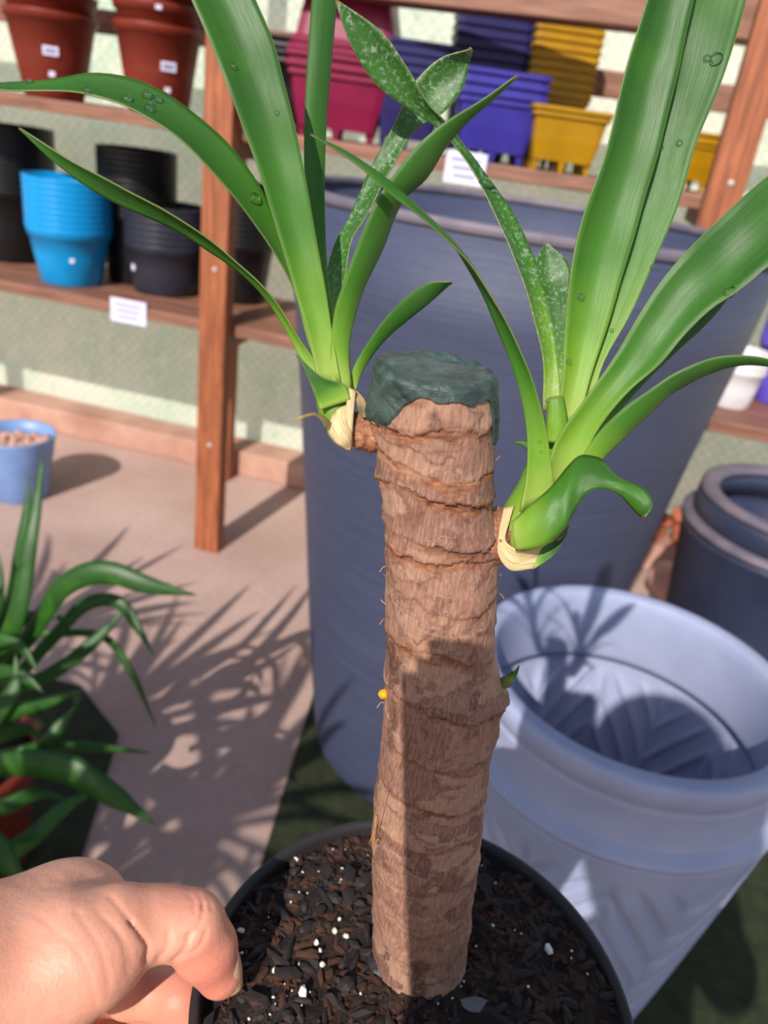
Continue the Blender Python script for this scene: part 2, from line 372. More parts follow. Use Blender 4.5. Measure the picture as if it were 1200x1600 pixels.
# ------------------------------------------------------------------ stacked pots
def round_pot(Rb, Rt, Hh, rim=.02, out=.004, t=.0016, seg=40):
    rz = Hh-rim; Rr = Rb+(Rt-Rb)*rz/Hh
    return lathe([(Rb-.004, 0), (Rb, .004), (Rb+(Rt-Rb)*.5, Hh*.5), (Rr, rz), (Rr+out, rz+.002), (Rt+out, Hh-.002), (Rt+out-.001, Hh), (Rt-t, Hh),
                  (Rr-t, rz), (Rb+(Rt-Rb)*.5-t, Hh*.5), (Rb-t, .004+t)], seg)
def square_pot(Rb, Rt, Hh, rim=.03, out=.006, t=.002, foot=.022, seg=56):
    ring = lambda a: 1/(abs(math.cos(a))**16+abs(math.sin(a))**16)**(1/16)
    rz = Hh-rim; Rr = Rb+(Rt-Rb)*rz/Hh; Rm = Rb+(Rt-Rb)*.5
    prof = [(Rb, foot), (Rm, Hh*.5), (Rr, rz), (Rr+out, rz+.003), (Rr+out, rz+rim*.45), (Rr+out*.5, rz+rim*.5), (Rt+out*.6, rz+rim*.62), (Rt+out*1.2, rz+rim*.66),
            (Rt+out*1.2, Hh-.002), (Rt+out, Hh), (Rt-t, Hh), (Rr-t, rz), (Rb-t, foot+t)]
    V, Fs = lathe(prof, seg, ring); V = list(V)
    b = Rb*.96; w = Rb*.17                                      # moulded feet, wider at the top
    for i in range(4):
        for j in (-1, 0, 1):
            cx, cy = (b-w*.5, j*(b-w)) if i < 2 else (j*(b-w), b-w*.5)
            if i % 2: cx, cy = -cx, -cy
            if i >= 2 and j: continue
            o = len(V)
            for z, k in ((0, .75), (foot+.001, 1.35)):
                for sx, sy in ((-1, -1), (1, -1), (1, 1), (-1, 1)): V.append((cx+sx*w*.5*k, cy+sy*w*.5*k, z))
            Fs += [(o+3, o+2, o+1, o), (o+4, o+5, o+6, o+7)] + [(o+q, o+(q+1) % 4, o+4+(q+1) % 4, o+4+q) for q in range(4)]
    return V, Fs
def stack(name, VF, n, dz, loc, rz, m, desc, group, cat='pot', smooth=True, stickers=(), flip=False):
    first = None; out = []
    for k in range(n):
        if first is None:
            o = first = mesh_obj(name, VF[0], VF[1], m)
            if not smooth: first.data.polygons.foreach_set('use_smooth', [False]*len(first.data.polygons))
        else:
            o = bpy.data.objects.new(name, first.data); COL.objects.link(o)
        o.location = tuple(map(float, (loc[0], loc[1], loc[2]+k*dz))); o.rotation_euler = (0, 0, rz)
        lab = desc if n == 1 else (desc+', '+('topmost' if k == n-1 else ORD[k])+' of its stack')
        tag(o, lab, cat, group if n > 1 else None); out.append(o)
    for k, ang, z, w_, h_, Rat in stickers:                     # small white price stickers on the wall of a pot
        s = box_obj('sticker', (Rat*math.cos(ang), Rat*math.sin(ang), z), (.0012, w_, h_), M['paper'], out[k], rz=ang, bev=0)
        if w_ > .02: box_obj('barcode', (.0008, 0, 0), (.0008, w_*.7, h_*.4), M['ink'], s, bev=0)
    return out
def facing(p): return math.atan2(-p[1], -p[0])                 # angle towards the camera from a spot
def upper(px, d, z=UPZ, py=180): s = SHpx(px, py, d)[0]; return SH(s, d, z)
def lower(px, py, dmax=.3):
    q = G(px, py, LOWZ)-SP0; return SH(float(q@SA), min(float(q@SN), dmax), LOWZ)
PXM = lambda p: proj(p)[2]/F                                    # metres per pixel at a spot

# two stacks of terracotta coloured pots on the upper shelf
for px, n, nm, a0 in ((93, 5, 'terracotta-coloured pot with white stickers, far left', .05), (256, 6, 'terracotta-coloured stickered pot nearest the left post', .35)):
    p = upper(px-8, .13, py=135); rz = facing(p)
    Rt = .113 if n == 5 else .106
    vf = round_pot(.072, Rt-.004, .19, .022, .006)
    st = [(0, a0-.1, .105, .036, .02, .0935 if n == 5 else .0905), (0, a0-.1, .055, .014, .012, .083), (1, a0-.35, .176, .014, .009, Rt+.003), (2, a0-.1, .176, .014, .009, Rt+.003), (3, a0-.2, .176, .012, .008, Rt+.003)]
    stack('terracotta_pot', vf, n, .045, p, rz, M['plastic_terracotta'], nm, 'terracotta plastic pots on the upper shelf', stickers=st)
# lower shelf, left of and behind the post
p = lower(113, 440); stack('sky_blue_pot', round_pot(.083, .112, .155, .03, .004), 9, .0155, p, facing(p), M['plastic_sky'], 'sky-blue round pot on the lower shelf', 'sky-blue pots on the lower shelf', stickers=[(0, .02, .075, .012, .012, .0985)])
p = lower(260, 455); stack('charcoal_pot', round_pot(.092, .112, .14, .026, .004), 7, .0165, p, facing(p), M['plastic_charcoal'], 'charcoal round pot beside the left post', 'charcoal pots beside the shelf post', stickers=[(0, -1.05, .07, .016, .016, .103)])
p = lower(35, 401); stack('black_pot', round_pot(.10, .128, .21, .024, .004), 12, .015, p, facing(p), M['plastic_black'], 'black round pot behind the sky-blue stack', 'black pots behind the sky-blue stack')
p = lower(292, 420); stack('black_pot', round_pot(.085, .108, .2, .024, .004), 12, .015, p, facing(p), M['plastic_black'], 'black round pot behind the charcoal stack', 'black pots behind the charcoal stack')
p = lower(392, 462); stack('black_pot', round_pot(.07, .092, .17, .024, .004), 11, .015, p, facing(p), M['plastic_black'], 'black round pot right of the shelf post', 'black pots right of the shelf post')
p = lower(428, 448)+np.array([.02, .0, 0]); stack('amber_pot', round_pot(.045, .062, .1, .015, .003), 3, .015, p, facing(p), M['plastic_amber'], 'small amber pot behind the left leaves', 'small amber pots on the lower shelf')
# square pots on the upper shelf
SQ = SROT+math.radians(14)
p = upper(440, .12, py=205); stack('black_square_pot', square_pot(.04, .055, .17, .03), 2, .03, p, SQ, M['plastic_black'], 'narrow black square pot left of the magenta pots', 'narrow black pots on the upper shelf')
p = upper(527, .16, py=215); VFm = square_pot(.092, .118, .152, .03, .007)
stack('magenta_pot', VFm, 2, .02, p, SQ, M['plastic_magenta'], 'upright magenta square pot on the upper shelf', 'magenta square pots', smooth=False)
inv = [(x, y, -z) for x, y, z in VFm[0]], [f[::-1] for f in VFm[1]]
o = mesh_obj('magenta_pot', *inv, M['plastic_magenta'], smooth=False); o.location = tuple(map(float, p+np.array([.012, 0, .152+.02+.153]))); o.rotation_euler = (0, 0, SQ-.1)
tag(o, 'magenta square pot turned upside down on top of the magenta stack', 'pot')
def sq(px, d, py, dims, n, dz, m, desc, group):
    stack({'plastic_navy': 'navy_square_pot', 'plastic_violet': 'violet_square_pot', 'plastic_yellow': 'yellow_square_pot'}[m], square_pot(*dims), n, dz, upper(px, d, py=py), SQ, M[m], desc, group, smooth=False)
sq(632, .17, 225, (.062, .079, .165, .024), 4, .019, 'plastic_navy', 'dark blue square pot beside the magenta pots', 'dark blue square pots beside the magenta ones')
sq(738, .31, 245, (.070, .086, .2, .026), 7, .022, 'plastic_navy', 'dark blue square pot behind the violet stack', 'dark blue square pots behind the violet stack')
sq(762, .1, 245, (.072, .093, .138, .026), 3, .02, 'plastic_violet', 'violet-blue square pot on the upper shelf', 'violet-blue square pots')
sq(842, .31, 260, (.060, .076, .165, .022, .005), 9, .0185, 'plastic_yellow', 'mustard square pot in the rear', 'mustard square pots in the rear stack')
sq(868, .1, 260, (.066, .082, .126, .022), 1, .02, 'plastic_yellow', 'single mustard yellow square pot in front of the taller mustard stack', 'x')
sq(1083, .1, 300, (.045, .06, .1, .018, .004), 2, .014, 'plastic_yellow', 'small mustard pot beside the right shelf post', 'small mustard pots by the right post')
# lower shelf, right
p = lower(1135, 632); stack('white_pot', round_pot(.05, .062, .1, .016, .003), 4, .013, p, facing(p), M['plastic_white'], 'white round pot right of the tall planter', 'white pots on the right lower shelf')
p = lower(1212, 622); stack('lilac_pot', round_pot(.072, .09, .155, .02, .003), 8, .0125, p, facing(p), M['plastic_lilac'], 'lilac-blue round pot at the right edge', 'lilac-blue pots on the right lower shelf')
p = lower(1225, 600, .28)+SN*.09*0; stack('amber_pot', round_pot(.07, .088, .2, .03, .003), 6, .02, p, facing(p), M['plastic_amber'], 'amber pot behind the lilac stack at the right edge', 'amber pots behind the lilac stack')
# price cards hanging on the shelf edges
def card(px, py, w_, h_, label):
    s, z = SHpx(px, py, -.004)
    c = box_obj('price_card', SH(s, -.0045, z), (w_, .003, h_), M['paper'], rz=SROT, bev=0); tag(c, label, 'card')
    for k in range(3): box_obj('print_line', (0, -.002, h_*(.25-.25*k)), (w_*(.75-.1*k), .001, h_*.07), M['ink'], c, bev=0)
card(201, 487, .105, .062, 'white paper price card on the lower shelf edge below the blue pots')
card(727, 263, .09, .066, 'pale price card on the upper shelf edge below the violet pots')

# ------------------------------------------------------------------ planters on the floor
TC = np.array([.158, 1.26, 0]); 
tp = empty('tall_planter', TC); tag(tp, 'tall slate-blue round tapered planter with brushed walls behind the yucca', 'planter')
prof = [(.20, .014), (.222, .022), (.237, .045), (.243, .08), (.27, .27), (.296, .51), (.326, .76), (.352, .95), (.3645, 1.0615)]
mesh_obj('wall', *lathe(prof+[(.352, 1.0615), (.338, .94), (.30, .6), (.24, .2), (.2, .05)], 96), M['slate'], tp)
mesh_obj('rim', *lathe([(.366, 1.062), (.3685, 1.064), (.369, 1.072), (.367, 1.075), (.352, 1.075), (.350, 1.073), (.350, 1.062)], 96, closed=True), M['slate_rim'], tp)
mesh_obj('foot', *lathe([(.19, .006), (.205, .008), (.205, .0135), (.19, .0135)], 64, closed=True), M['slate'], tp)

# pale planter with raised chevrons
GC = np.array([.325, .76, 0]); GH = .62
gp = empty('chevron_planter', GC); tag(gp, 'pale grey-lilac round planter with embossed chevrons, beside the yucca pot', 'planter')
def chev(th, z, z0=.06, z1=.485):
    u = (th/(2*math.pi)*6+.15) % 1.0; tri = np.abs(u-.5)*2; v = (z-z0)/(z1-z0)
    big = (np.floor(v*2.2+.0) % 2)
    k = ((v*7.5+tri*2.6*np.where(np.floor(th/(2*math.pi)*12+.3) % 2, 1, 1)) % 1.0)
    g = np.clip(np.minimum(k, 1-k)*4.5, 0, 1)
    seam = np.clip(np.abs(u-.5)*18, 0, 1)*np.clip((.5-np.abs(u-.5))*18, 0, 1)
    fade = np.clip((v-.05)*14, 0, 1)*np.clip((1-v)*14, 0, 1)
    return (g*seam-1)*fade
nu, nv = 360, 150
th = np.linspace(0, 2*math.pi, nu, endpoint=False); zz = np.linspace(.012, .515, nv); TH, ZZ = np.meshgrid(th, zz)
Rz = .125+(.2-.125)*(ZZ/.515)**.85
R = Rz+.0085*chev(TH, ZZ); R[-1] = .196; R[-2] = .2005; R[0] -= .006
Vo = np.stack([R*np.cos(TH), R*np.sin(TH), ZZ], -1).reshape(-1, 3)
Ri = Rz-.014+.0085*chev(TH, ZZ); Ri[-1] = .184
Vi = np.stack([Ri*np.cos(TH), Ri*np.sin(TH), ZZ+.006], -1).reshape(-1, 3); Vi[-nu:, 2] -= .006
Fo = grid_faces(nu, nv, True); Fi = [tuple(x+nu*nv for x in f[::-1]) for f in Fo]
top = [((nv-1)*nu+i, (nv-1)*nu+(i+1) % nu, nu*nv+(nv-1)*nu+(i+1) % nu, nu*nv+(nv-1)*nu+i) for i in range(nu)]
mesh_obj('body', np.concatenate([Vo, Vi]), Fo+Fi+top+[tuple(range(nu-1, -1, -1)), tuple(nu*nv+i for i in range(nu))], M['grey_planter'], gp)
mesh_obj('collar', *lathe([(.185, .512), (.1995, .514), (.201, .520), (.1985, .526), (.189, .531), (.1875, .536), (.1875, .578), (.1885, .581), (.1865, .584), (.1865, .588), (.1905, .591), (.1915, .612), (.189, .619), (.185, .62),
            (.172, .619), (.1695, .615), (.1685, .6), (.1685, .522), (.1700, .512)], 128, closed=True), M['grey_planter'], gp)

# dark rounded planter at the right
NZ = .6; NC = G(1103, 770, NZ)+np.array([.215, .03, 0]); NC[2] = 0; npn = empty('navy_planter', NC)
tag(npn, 'dark navy round planter with stepped collar at the right edge', 'planter')
mesh_obj('body', *lathe([(.13, .006), (.14, .012), (.19, .28), (.217, NZ-.095), (.222, NZ-.085), (.214, NZ-.078), (.15, NZ-.078), (.15, .38), (.12, .02)], 80), M['navy_planter'], npn)
mesh_obj('ledge', *lathe([(.19, NZ-.0775), (.2225, NZ-.0775), (.2225, NZ-.069), (.214, NZ-.063), (.19, NZ-.063)], 80, closed=True), M['slate_rim'], npn)
mesh_obj('collar', *lathe([(.175, NZ-.0625), (.2, NZ-.0625), (.204, NZ-.056), (.204, NZ-.026), (.2, NZ-.018), (.17, NZ-.018), (.17, NZ-.0625)], 80, closed=True), M['navy_planter'], npn)
mesh_obj('rim', *lathe([(.165, NZ-.0175), (.2, NZ-.0175), (.203, NZ-.011), (.199, NZ-.003), (.188, NZ), (.176, NZ-.003), (.165, NZ-.01)], 80, closed=True), M['slate_rim'], npn)

# pale blue pot with gravel at the left edge
bp = G(33, 772, 0.0); bpe = empty('pale_blue_pot', bp); tag(bpe, 'pale blue round pot filled with pinkish gravel near the wall, left edge', 'pot')
mesh_obj('body', *lathe([(.075, 0), (.08, .004), (.112, .2), (.114, .206), (.108, .206), (.104, .17), (.072, .01)], 56), M['plastic_paleblue'], bpe)
rr = nr.rand(34, 20)
def stone_mesh(seed, s, flat=.7):
    bm = bmesh.new(); bmesh.ops.create_icosphere(bm, subdivisions=1, radius=1)
    for v in bm.verts: v.co *= .75+.5*hsh(np.array(seed), np.array(v.index), np.array(3), 5)
    V = [(v.co.x*s, v.co.y*s*.8, v.co.z*s*flat) for v in bm.verts]; Fs = [tuple(x.index for x in f.verts) for f in bm.faces]; bm.free(); return V, Fs
mesh_obj('gravel_bed', *lathe([(.09, .1), (.1015, .16), (.06, .168), (.02, .17)], 32), M['gravel'], bpe)
for k in range(40):
    a = k*2.4; q = .012+.088*math.sqrt(k/40)
    V, Fs = stone_mesh(k, .012+.009*((k*7) % 5)/5)
    o = mesh_obj('pebble', V, Fs, M['gravel'], bpe, smooth=False); o.location = (q*.95*math.cos(a), q*.95*math.sin(a), .166+.006*((k*3) % 4)/4); o.rotation_euler = (k, k*2, k*3)

# clay things between the two dark planters
def clay(px, py, R, hh, m, label, tilt=(0, 0)):
    p = G(px, py, 0)
    o = mesh_obj('clay_pot', *lathe([(R*.55, 0), (R*.62, .006), (R*.86, hh*.72), (R*.86, hh*.74), (R, hh*.75), (R, hh*.97), (R*.97, hh), (R*.86, hh), (R*.8, hh*.75), (R*.55, .012)], 40), M[m])
    o.location = (float(p[0]), float(p[1]), 0.0); o.rotation_euler = (tilt[0], tilt[1], 0)
    return tag(o, label, 'pot')
o = clay(1024, 984, .078, .14, 'clay_pink', 'pinkish clay pot lying on its side between the dark planters'); o.location = tuple(map(float, G(1030, 898, .075))); o.rotation_euler = (math.radians(84), 0, math.radians(24))
for px_, py_, R_, h_, lab in ((1024, 872, .048, .075, 'small orange clay pot on the curb, beside the tall planter'), (1068, 868, .056, .105, 'larger orange clay pot on the curb, next to the navy planter')):
    o = clay(px_, py_, R_, h_, 'clay', lab); q = G(px_, py_, .09)-SP0; q = SH(float(q@SA), WD-.07, .09); o.location = tuple(map(float, q))
# turf mats under the planters
def turf(name, poly, label):
    bm = bmesh.new(); vs_ = [bm.verts.new((float(x), float(y), .0)) for x, y in poly]; f = bm.faces.new(vs_)
    if f.normal.z < 0: f.normal_flip()
    g = bmesh.ops.extrude_face_region(bm, geom=[f]); bmesh.ops.translate(bm, verts=[v for v in g['geom'] if isinstance(v, bmesh.types.BMVert)], vec=(0, 0, .006))
    bmesh.ops.recalc_face_normals(bm, faces=bm.faces[:])
    me = bpy.data.meshes.new(name); bm.to_mesh(me); bm.free(); me.materials.append(M['turf']); return tag(link(bpy.data.objects.new(name, me)), label, 'mat')
a = G(482, 1110); b = G(410, 1345)
dv = b-a; a2 = a-dv*.25; b2 = b+dv*2
turf('turf_mat', [a2[:2], b2[:2], (1.5, -.2), (1.5, 1.0), (.75, 1.25)], 'dark green artificial turf mat under the tall and chevron planters')
a = G(125, 1075); b = G(185, 1150); c = G(125, 1350)
turf('turf_mat', [(-1.3, a[1]+.1), a[:2], b[:2], c[:2], (c[0]-.05, -.2), (-1.3, -.2)], 'dark green artificial turf mat under the leafy plant at left')

# ------------------------------------------------------------------ leaves
DROPS = {}
def leaf_mesh(name, A, B, z, tilt=(0, 0), fold=.12, m='leaf', parent=None, n=36, nu=9, thick=.00032, keep=None, v0=0.0, v1=1.0):
    """a strap leaf between its two long edges (picture positions, base to tip), z: distances along it, tilt: distance difference across it"""
    A = catmull(A, n); B = catmull(B, n); t = np.linspace(0, 1, n)
    zc = np.interp(t, np.linspace(0, 1, len(z)), z); tl = np.interp(t, np.linspace(0, 1, len(tilt)), tilt)
    for _ in range(3):
        zc[1:-1] = (zc[:-2]+2*zc[1:-1]+zc[2:])/4; tl[1:-1] = (tl[:-2]+2*tl[1:-1]+tl[2:])/4
    a = np.array([P(x, y, q-d/2) for (x, y), q, d in zip(A, zc, tl)]); b = np.array([P(x, y, q+d/2) for (x, y), q, d in zip(B, zc, tl)])
    tang = np.gradient((a+b)/2, axis=0); V = []; UV = []
    for i in range(n):
        w_ = b[i]-a[i]; nn = np.cross(tang[i], w_); nn /= (np.linalg.norm(nn)+1e-12)
        W = np.linalg.norm(w_)
        for k in range(nu):
            u = k/(nu-1); s = (1-(2*u-1)**2)
            wob = .012*W*math.sin(i*.9+k*.4)
            V.append(a[i]+w_*u+nn*(fold*W*s+wob)); UV.append((u, v0+(v1-v0)*t[i]))
    V = np.array(V); o0 = np.array([0., 0, 0])
    if parent is not None and parent.parent is None: o0 = np.array(parent.location)
    elif parent is not None: o0 = np.array(parent.location)+np.array(parent.parent.location)
    o = mesh_obj(name, V-o0, grid_faces(nu, n), M[m], parent, uv=UV)
    md = o.modifiers.new('thickness', 'SOLIDIFY'); md.thickness = thick; md.offset = 0
    if keep: DROPS[keep] = V
    return o
def leaf_path(name, pts, widths, z, m='leaf', parent=None, **kw):
    c = catmull(pts, 14); wd = np.interp(np.linspace(0, 1, 14), np.linspace(0, 1, len(widths)), widths); tg = np.gradient(c, axis=0)
    nm = np.stack([-tg[:, 1], tg[:, 0]], 1)/np.linalg.norm(tg, axis=1)[:, None]
    return leaf_mesh(name, c+nm*wd[:, None]/2, c-nm*wd[:, None]/2, z, m=m, parent=parent, **kw)

# ------------------------------------------------------------------ the held yucca: pot and soil
RIMZ = H-.265; PC = np.array([.0350, .168, RIMZ-.125])
yp = empty('potted_yucca', PC)
tag(yp, 'yucca with thick brown cane and two leafy shoots in dark pot, held by hand', 'plant')
mesh_obj('pot', *lathe([(.056, 0), (.058, .003), (.0722, .107), (.0735, .1075), (.0765, .109), (.0772, .123), (.0762, .125), (.0742, .125), (.0732, .122), (.0725, .105), (.055, .004)], 96), M['nursery_pot'], yp)
SZ = .1215                                                       # soil level inside the pot
ns = 64; sv = []; 
rad = np.linspace(0, 1, 34); ths = np.linspace(0, 2*math.pi, 120, endpoint=False)
for r_ in rad:
    for t_ in ths:
        x, y = .0736*r_*math.cos(t_), .0736*r_*math.sin(t_)
        sv.append((x, y, SZ))
sv = np.array(sv)
hgt = (vnoise(sv, 90, 3, 3)-.5)*.008+(vnoise(sv, 330, 8, 2)-.5)*.004-.002*(np.hypot(sv[:, 0], sv[:, 1])/.0736)**6
sv[:, 2] += hgt
mesh_obj('soil', sv, grid_faces(120, 34, True), M['soil'], yp)
def soil_h(x, y): 
    i = int(round(math.hypot(x, y)/.0736*33)); j = int(round((math.atan2(y, x) % (2*math.pi))/(2*math.pi)*120)) % 120
    return float(sv[min(33, i)*120+j, 2])
def soil_px(px, py):
    g = G(px, py, PC[2]+SZ)-PC; return float(g[0]), float(g[1])
# crumbs of soil, too small to count
CV, CFc = [], []; PV, PF = [], []
def add_stone(VV, FF, x, y, z, s, seed, el=1.0):
    V, Fs = stone_mesh(seed, s); R = Matrix.Rotation(seed*1.7, 3, 'Z') @ Matrix.Rotation(seed*.9, 3, 'X'); o = len(VV)
    for v in V:
        q = R @ Vector((v[0]*el, v[1], v[2])); VV.append((q.x+x, q.y+y, q.z+z))
    FF.extend(tuple(i+o for i in f) for f in Fs)
for k in range(1500):
    q = .072*math.sqrt(rng.random()); a = rng.random()*6.283; x, y = q*math.cos(a), q*math.sin(a)
    add_stone(CV, CFc, x, y, soil_h(x, y)+.0003, .0006+.0014*rng.random()**2, k, 1+1.5*rng.random())
tag(mesh_obj('soil_crumbs', CV, CFc, M['soil_crumb'], yp, smooth=False), kind='stuff')
DV, DF = [], []
for k in range(420):
    q = .072*math.sqrt(rng.random()); a = rng.random()*6.283; x, y = q*math.cos(a), q*math.sin(a)
    add_stone(DV, DF, x, y, soil_h(x, y)+.0004, .001+.0018*rng.random()**2, k+77, 1+1.8*rng.random())
tag(mesh_obj('dark_soil_bits', DV, DF, M['bark_chip'], yp, smooth=False), kind='stuff')
for k in range(150):
    q = .071*math.sqrt(rng.random()); a = rng.random()*6.283; x, y = q*math.cos(a), q*math.sin(a)
    add_stone(PV, PF, x, y, soil_h(x, y)+.0008, .0003+.0004*rng.random(), k+11)
tag(mesh_obj('perlite_specks', PV, PF, M['perlite'], yp, smooth=False), kind='stuff')
for k, (px, py, s) in enumerate([(376, 1455, 6), (494, 1475, 6), (522, 1462, 7), (540, 1470, 5), (503, 1508, 6), (472, 1557, 9), (462, 1340, 6), (497, 1315, 6), (856, 1487, 10), (428, 1520, 5), (530, 1440, 4), (420, 1420, 4), (768, 1452, 4), (500, 1490, 4)]):
    x, y = soil_px(px, py); V, Fs = stone_mesh(k+5, s*.28/F*1.05); o = mesh_obj('perlite_grain', V, Fs, M['perlite'], yp, smooth=False); o.location = (x, y, soil_h(x, y)+.0014); o.rotation_euler = (k, 2*k, k)
for k, (px, py, L, W, rz) in enumerate([(545, 1375, 26, 11, 1.7), (570, 1385, 20, 12, 1.2), (545, 1405, 20, 13, 1.6), (590, 1488, 33, 9, .1), (450, 1525, 26, 10, .1), (520, 1400, 12, 8, .6), (605, 1528, 24, 12, -.2), (735, 1580, 20, 14, .2),
        (460, 1360, 9, 9, .4), (480, 1452, 14, 10, .9), (498, 1430, 16, 9, 1.0), (400, 1570, 26, 12, -.5), (585, 1512, 12, 14, 1.2), (540, 1545, 14, 12, .3)]):
    x, y = soil_px(px, py); k_ = .28/F
    V, Fs = stone_mesh(k+31, 1.0, 1.0); V = [(v[0]*L*k_*1.05, v[1]*W*k_*1.25, v[2]*5*k_) for v in V]
    o = mesh_obj('bark_chip', V, Fs, M['stone_grey'] if k in (7, 6) else M['bark_chip'], yp, smooth=False); o.location = (x, y, soil_h(x, y)+.0018); o.rotation_euler = (.15*math.sin(k*3), .2*math.cos(k*5), rz)

# ------------------------------------------------------------------ cane
TY = .185
rows = [(545, 589, 772), (575, 587, 775), (640, 585, 777), (700, 590, 772), (760, 594, 772), (800, 600, 773), (900, 602, 778), (1000, 604, 775), (1065, 603, 786), (1120, 600, 779), (1200, 592, 765), (1250, 586, 757), (1300, 582, 752), (1400, 582, 740), (1490, 582, 730), (1560, 578, 728)]
tb = []
for y, l, r_ in rows:
    a, b = VY(l, y, TY), VY(r_, y, TY); tb.append(((a[2]+b[2])/2, (a[0]+b[0])/2, (b[0]-a[0])/2))
tb = np.array(tb)[::-1]
def zpx(y): return VY(680, y, TY)[2]
ZT, ZB = zpx(582), PC[2]+SZ-.012
nu, nv = 260, 430
th = np.linspace(0, 2*math.pi, nu, endpoint=False); zv = np.linspace(ZB, ZT, nv); TH, Z = np.meshgrid(th, zv)
cx = np.interp(Z, tb[:, 0], tb[:, 1]); RR = np.interp(Z, tb[:, 0], tb[:, 2])
cyl = np.stack([np.cos(TH), np.sin(TH), Z*40], -1)
scar = np.zeros_like(Z); dark = np.zeros_like(Z); disp = np.zeros_like(Z); cell = np.zeros_like(Z)
rings = [(655, .0012, 2.5, .5, .8), (705, .0022, -1.2, .4, .9), (762, -.0032, .3, .9, 1.), (803, .0036, .2, .7, .7), (852, -.004, -.2, .9, 1.), (905, .001, 1.0, .5, .5), (990, .0025, -2.4, .7, .9), (1068, -.0025, .6, 1.0, .5), (1130, .0018, -.6, .9, .6),
         (1212, -.0026, .5, .7, .6), (1262, .0012, 2.0, .5, .5), (1330, -.0022, .4, .6, .4), (1392, .0016, 1.2, .6, .4), (1442, -.001, .4, .4, .3), (1490, .001, 0, .3, .5)]
for k, (y, amp, ph, st, orange) in enumerate(rings):
    zr = zpx(y)+amp*np.sin(TH+ph+math.pi/2*0)+.0022*((k*.618) % 1-.3)*np.sin(2*TH+k*1.9)+.0062*(vnoise(np.stack([np.cos(TH), np.sin(TH), 0*TH+k*3.3], -1), 2.0, k, 4)-.5)
    d = Z-zr; st0 = st; st = st*np.clip(.05+1.7*(vnoise(np.stack([np.cos(TH), np.sin(TH), 0*TH+k*5.1+40], -1), 1.5, 60+k, 3)-.18), .08, 1.2)
    disp += st*(.0011*np.exp(-np.clip(d, 0, 1)/.0045)*(d >= 0) - .0011*np.exp(np.clip(d, -1, 0)/.0028)*(d < 0))
    rag = .3+3.4*vnoise(np.stack([np.cos(TH)*3.5, np.sin(TH)*3.5, Z*500+k], -1), 1, 30+k, 4)**2.2
    scar = np.maximum(scar, orange*np.clip(st/st0+.15, 0, 1)*np.exp(-((d+.001)/(.0021*rag))**2))
    dark = np.maximum(dark, np.clip(st*1.3, 0, 1)*np.exp(-((d+.0007)/(.0008*rag+.0003))**2)*np.clip(vnoise(cyl, 1.6, 50+k, 2)*3-.8, 0, 1))
    cell = np.where(d > 0, (k*.381+.17) % 1, cell) if k == 0 else np.where(d > 0, cell, (k*.381+.17) % 1)
big = vnoise(np.stack([np.cos(TH)*1.2, np.sin(TH)*1.2, Z*55], -1), 1.6, 9, 3)
dark = np.maximum(dark, np.clip((big-.66)*6, 0, .75))
pn = np.stack([cx+RR*np.cos(TH), RR*np.sin(TH), Z], -1)
sst = lambda x: np.clip(x, 0, 1)**2*(3-2*np.clip(x, 0, 1))
for q_, (sx_, sz_, cut_) in enumerate(((85, 150, .53), (55, 85, .55))):     # torn layers of bark
    lay = sst((vnoise(np.stack([pn[..., 0]*sx_, (pn[..., 1])*sx_, Z*sz_], -1), 1, 71+q_, 4)-cut_)*22+.5)
    disp += (.0003-.00005*q_)*lay; cell = np.where(lay > .5, (cell+.33+.21*q_) % 1, cell)
    edge = lay*(1-lay)*4; dark = np.maximum(dark, .75*edge*vnoise(cyl, 2.2, 90+q_, 2))
disp += (vnoise(pn, 150, 2, 2)-.5)*.0011 + (vnoise(pn*np.array([1, 1, .25]), 1100, 4, 2)-.5)*.0003 + scar*(vnoise(pn*np.array([.5, .5, 1.3]), 1100, 6, 3)-.5)*.0014
# the swellings that carry the bud and the two shoots
for (py, tb_, am, wz, wt) in ((1072, -.15, .0022, .004, .35), (668, math.pi, .0024, .005, .5), (835, -.1, .0026, .006, .5)):
    dt = np.angle(np.exp(1j*(TH-tb_))); disp += am*np.exp(-((Z-zpx(py))/wz)**2-(dt/wt)**2)
Rf = RR+disp
TV = np.stack([cx+Rf*np.cos(TH), TY+Rf*np.sin(TH), Z], -1)
capv = []
V = np.concatenate([TV.reshape(-1, 3)-PC, [[float(cx[-1, 0])-PC[0], TY-PC[1], ZT-PC[2]]]])
Fs = grid_faces(nu, nv, True)+[((nv-1)*nu+i, (nv-1)*nu+(i+1) % nu, nu*nv) for i in range(nu)]
ex = lambda a: np.r_[a.ravel(), 0]
trunk = mesh_obj('trunk', V, Fs, M['bark'], yp, attrs={'scar': ex(np.clip(scar, 0, 1)), 'dark': ex(np.clip(dark, 0, 1)), 'cell': ex(cell)})
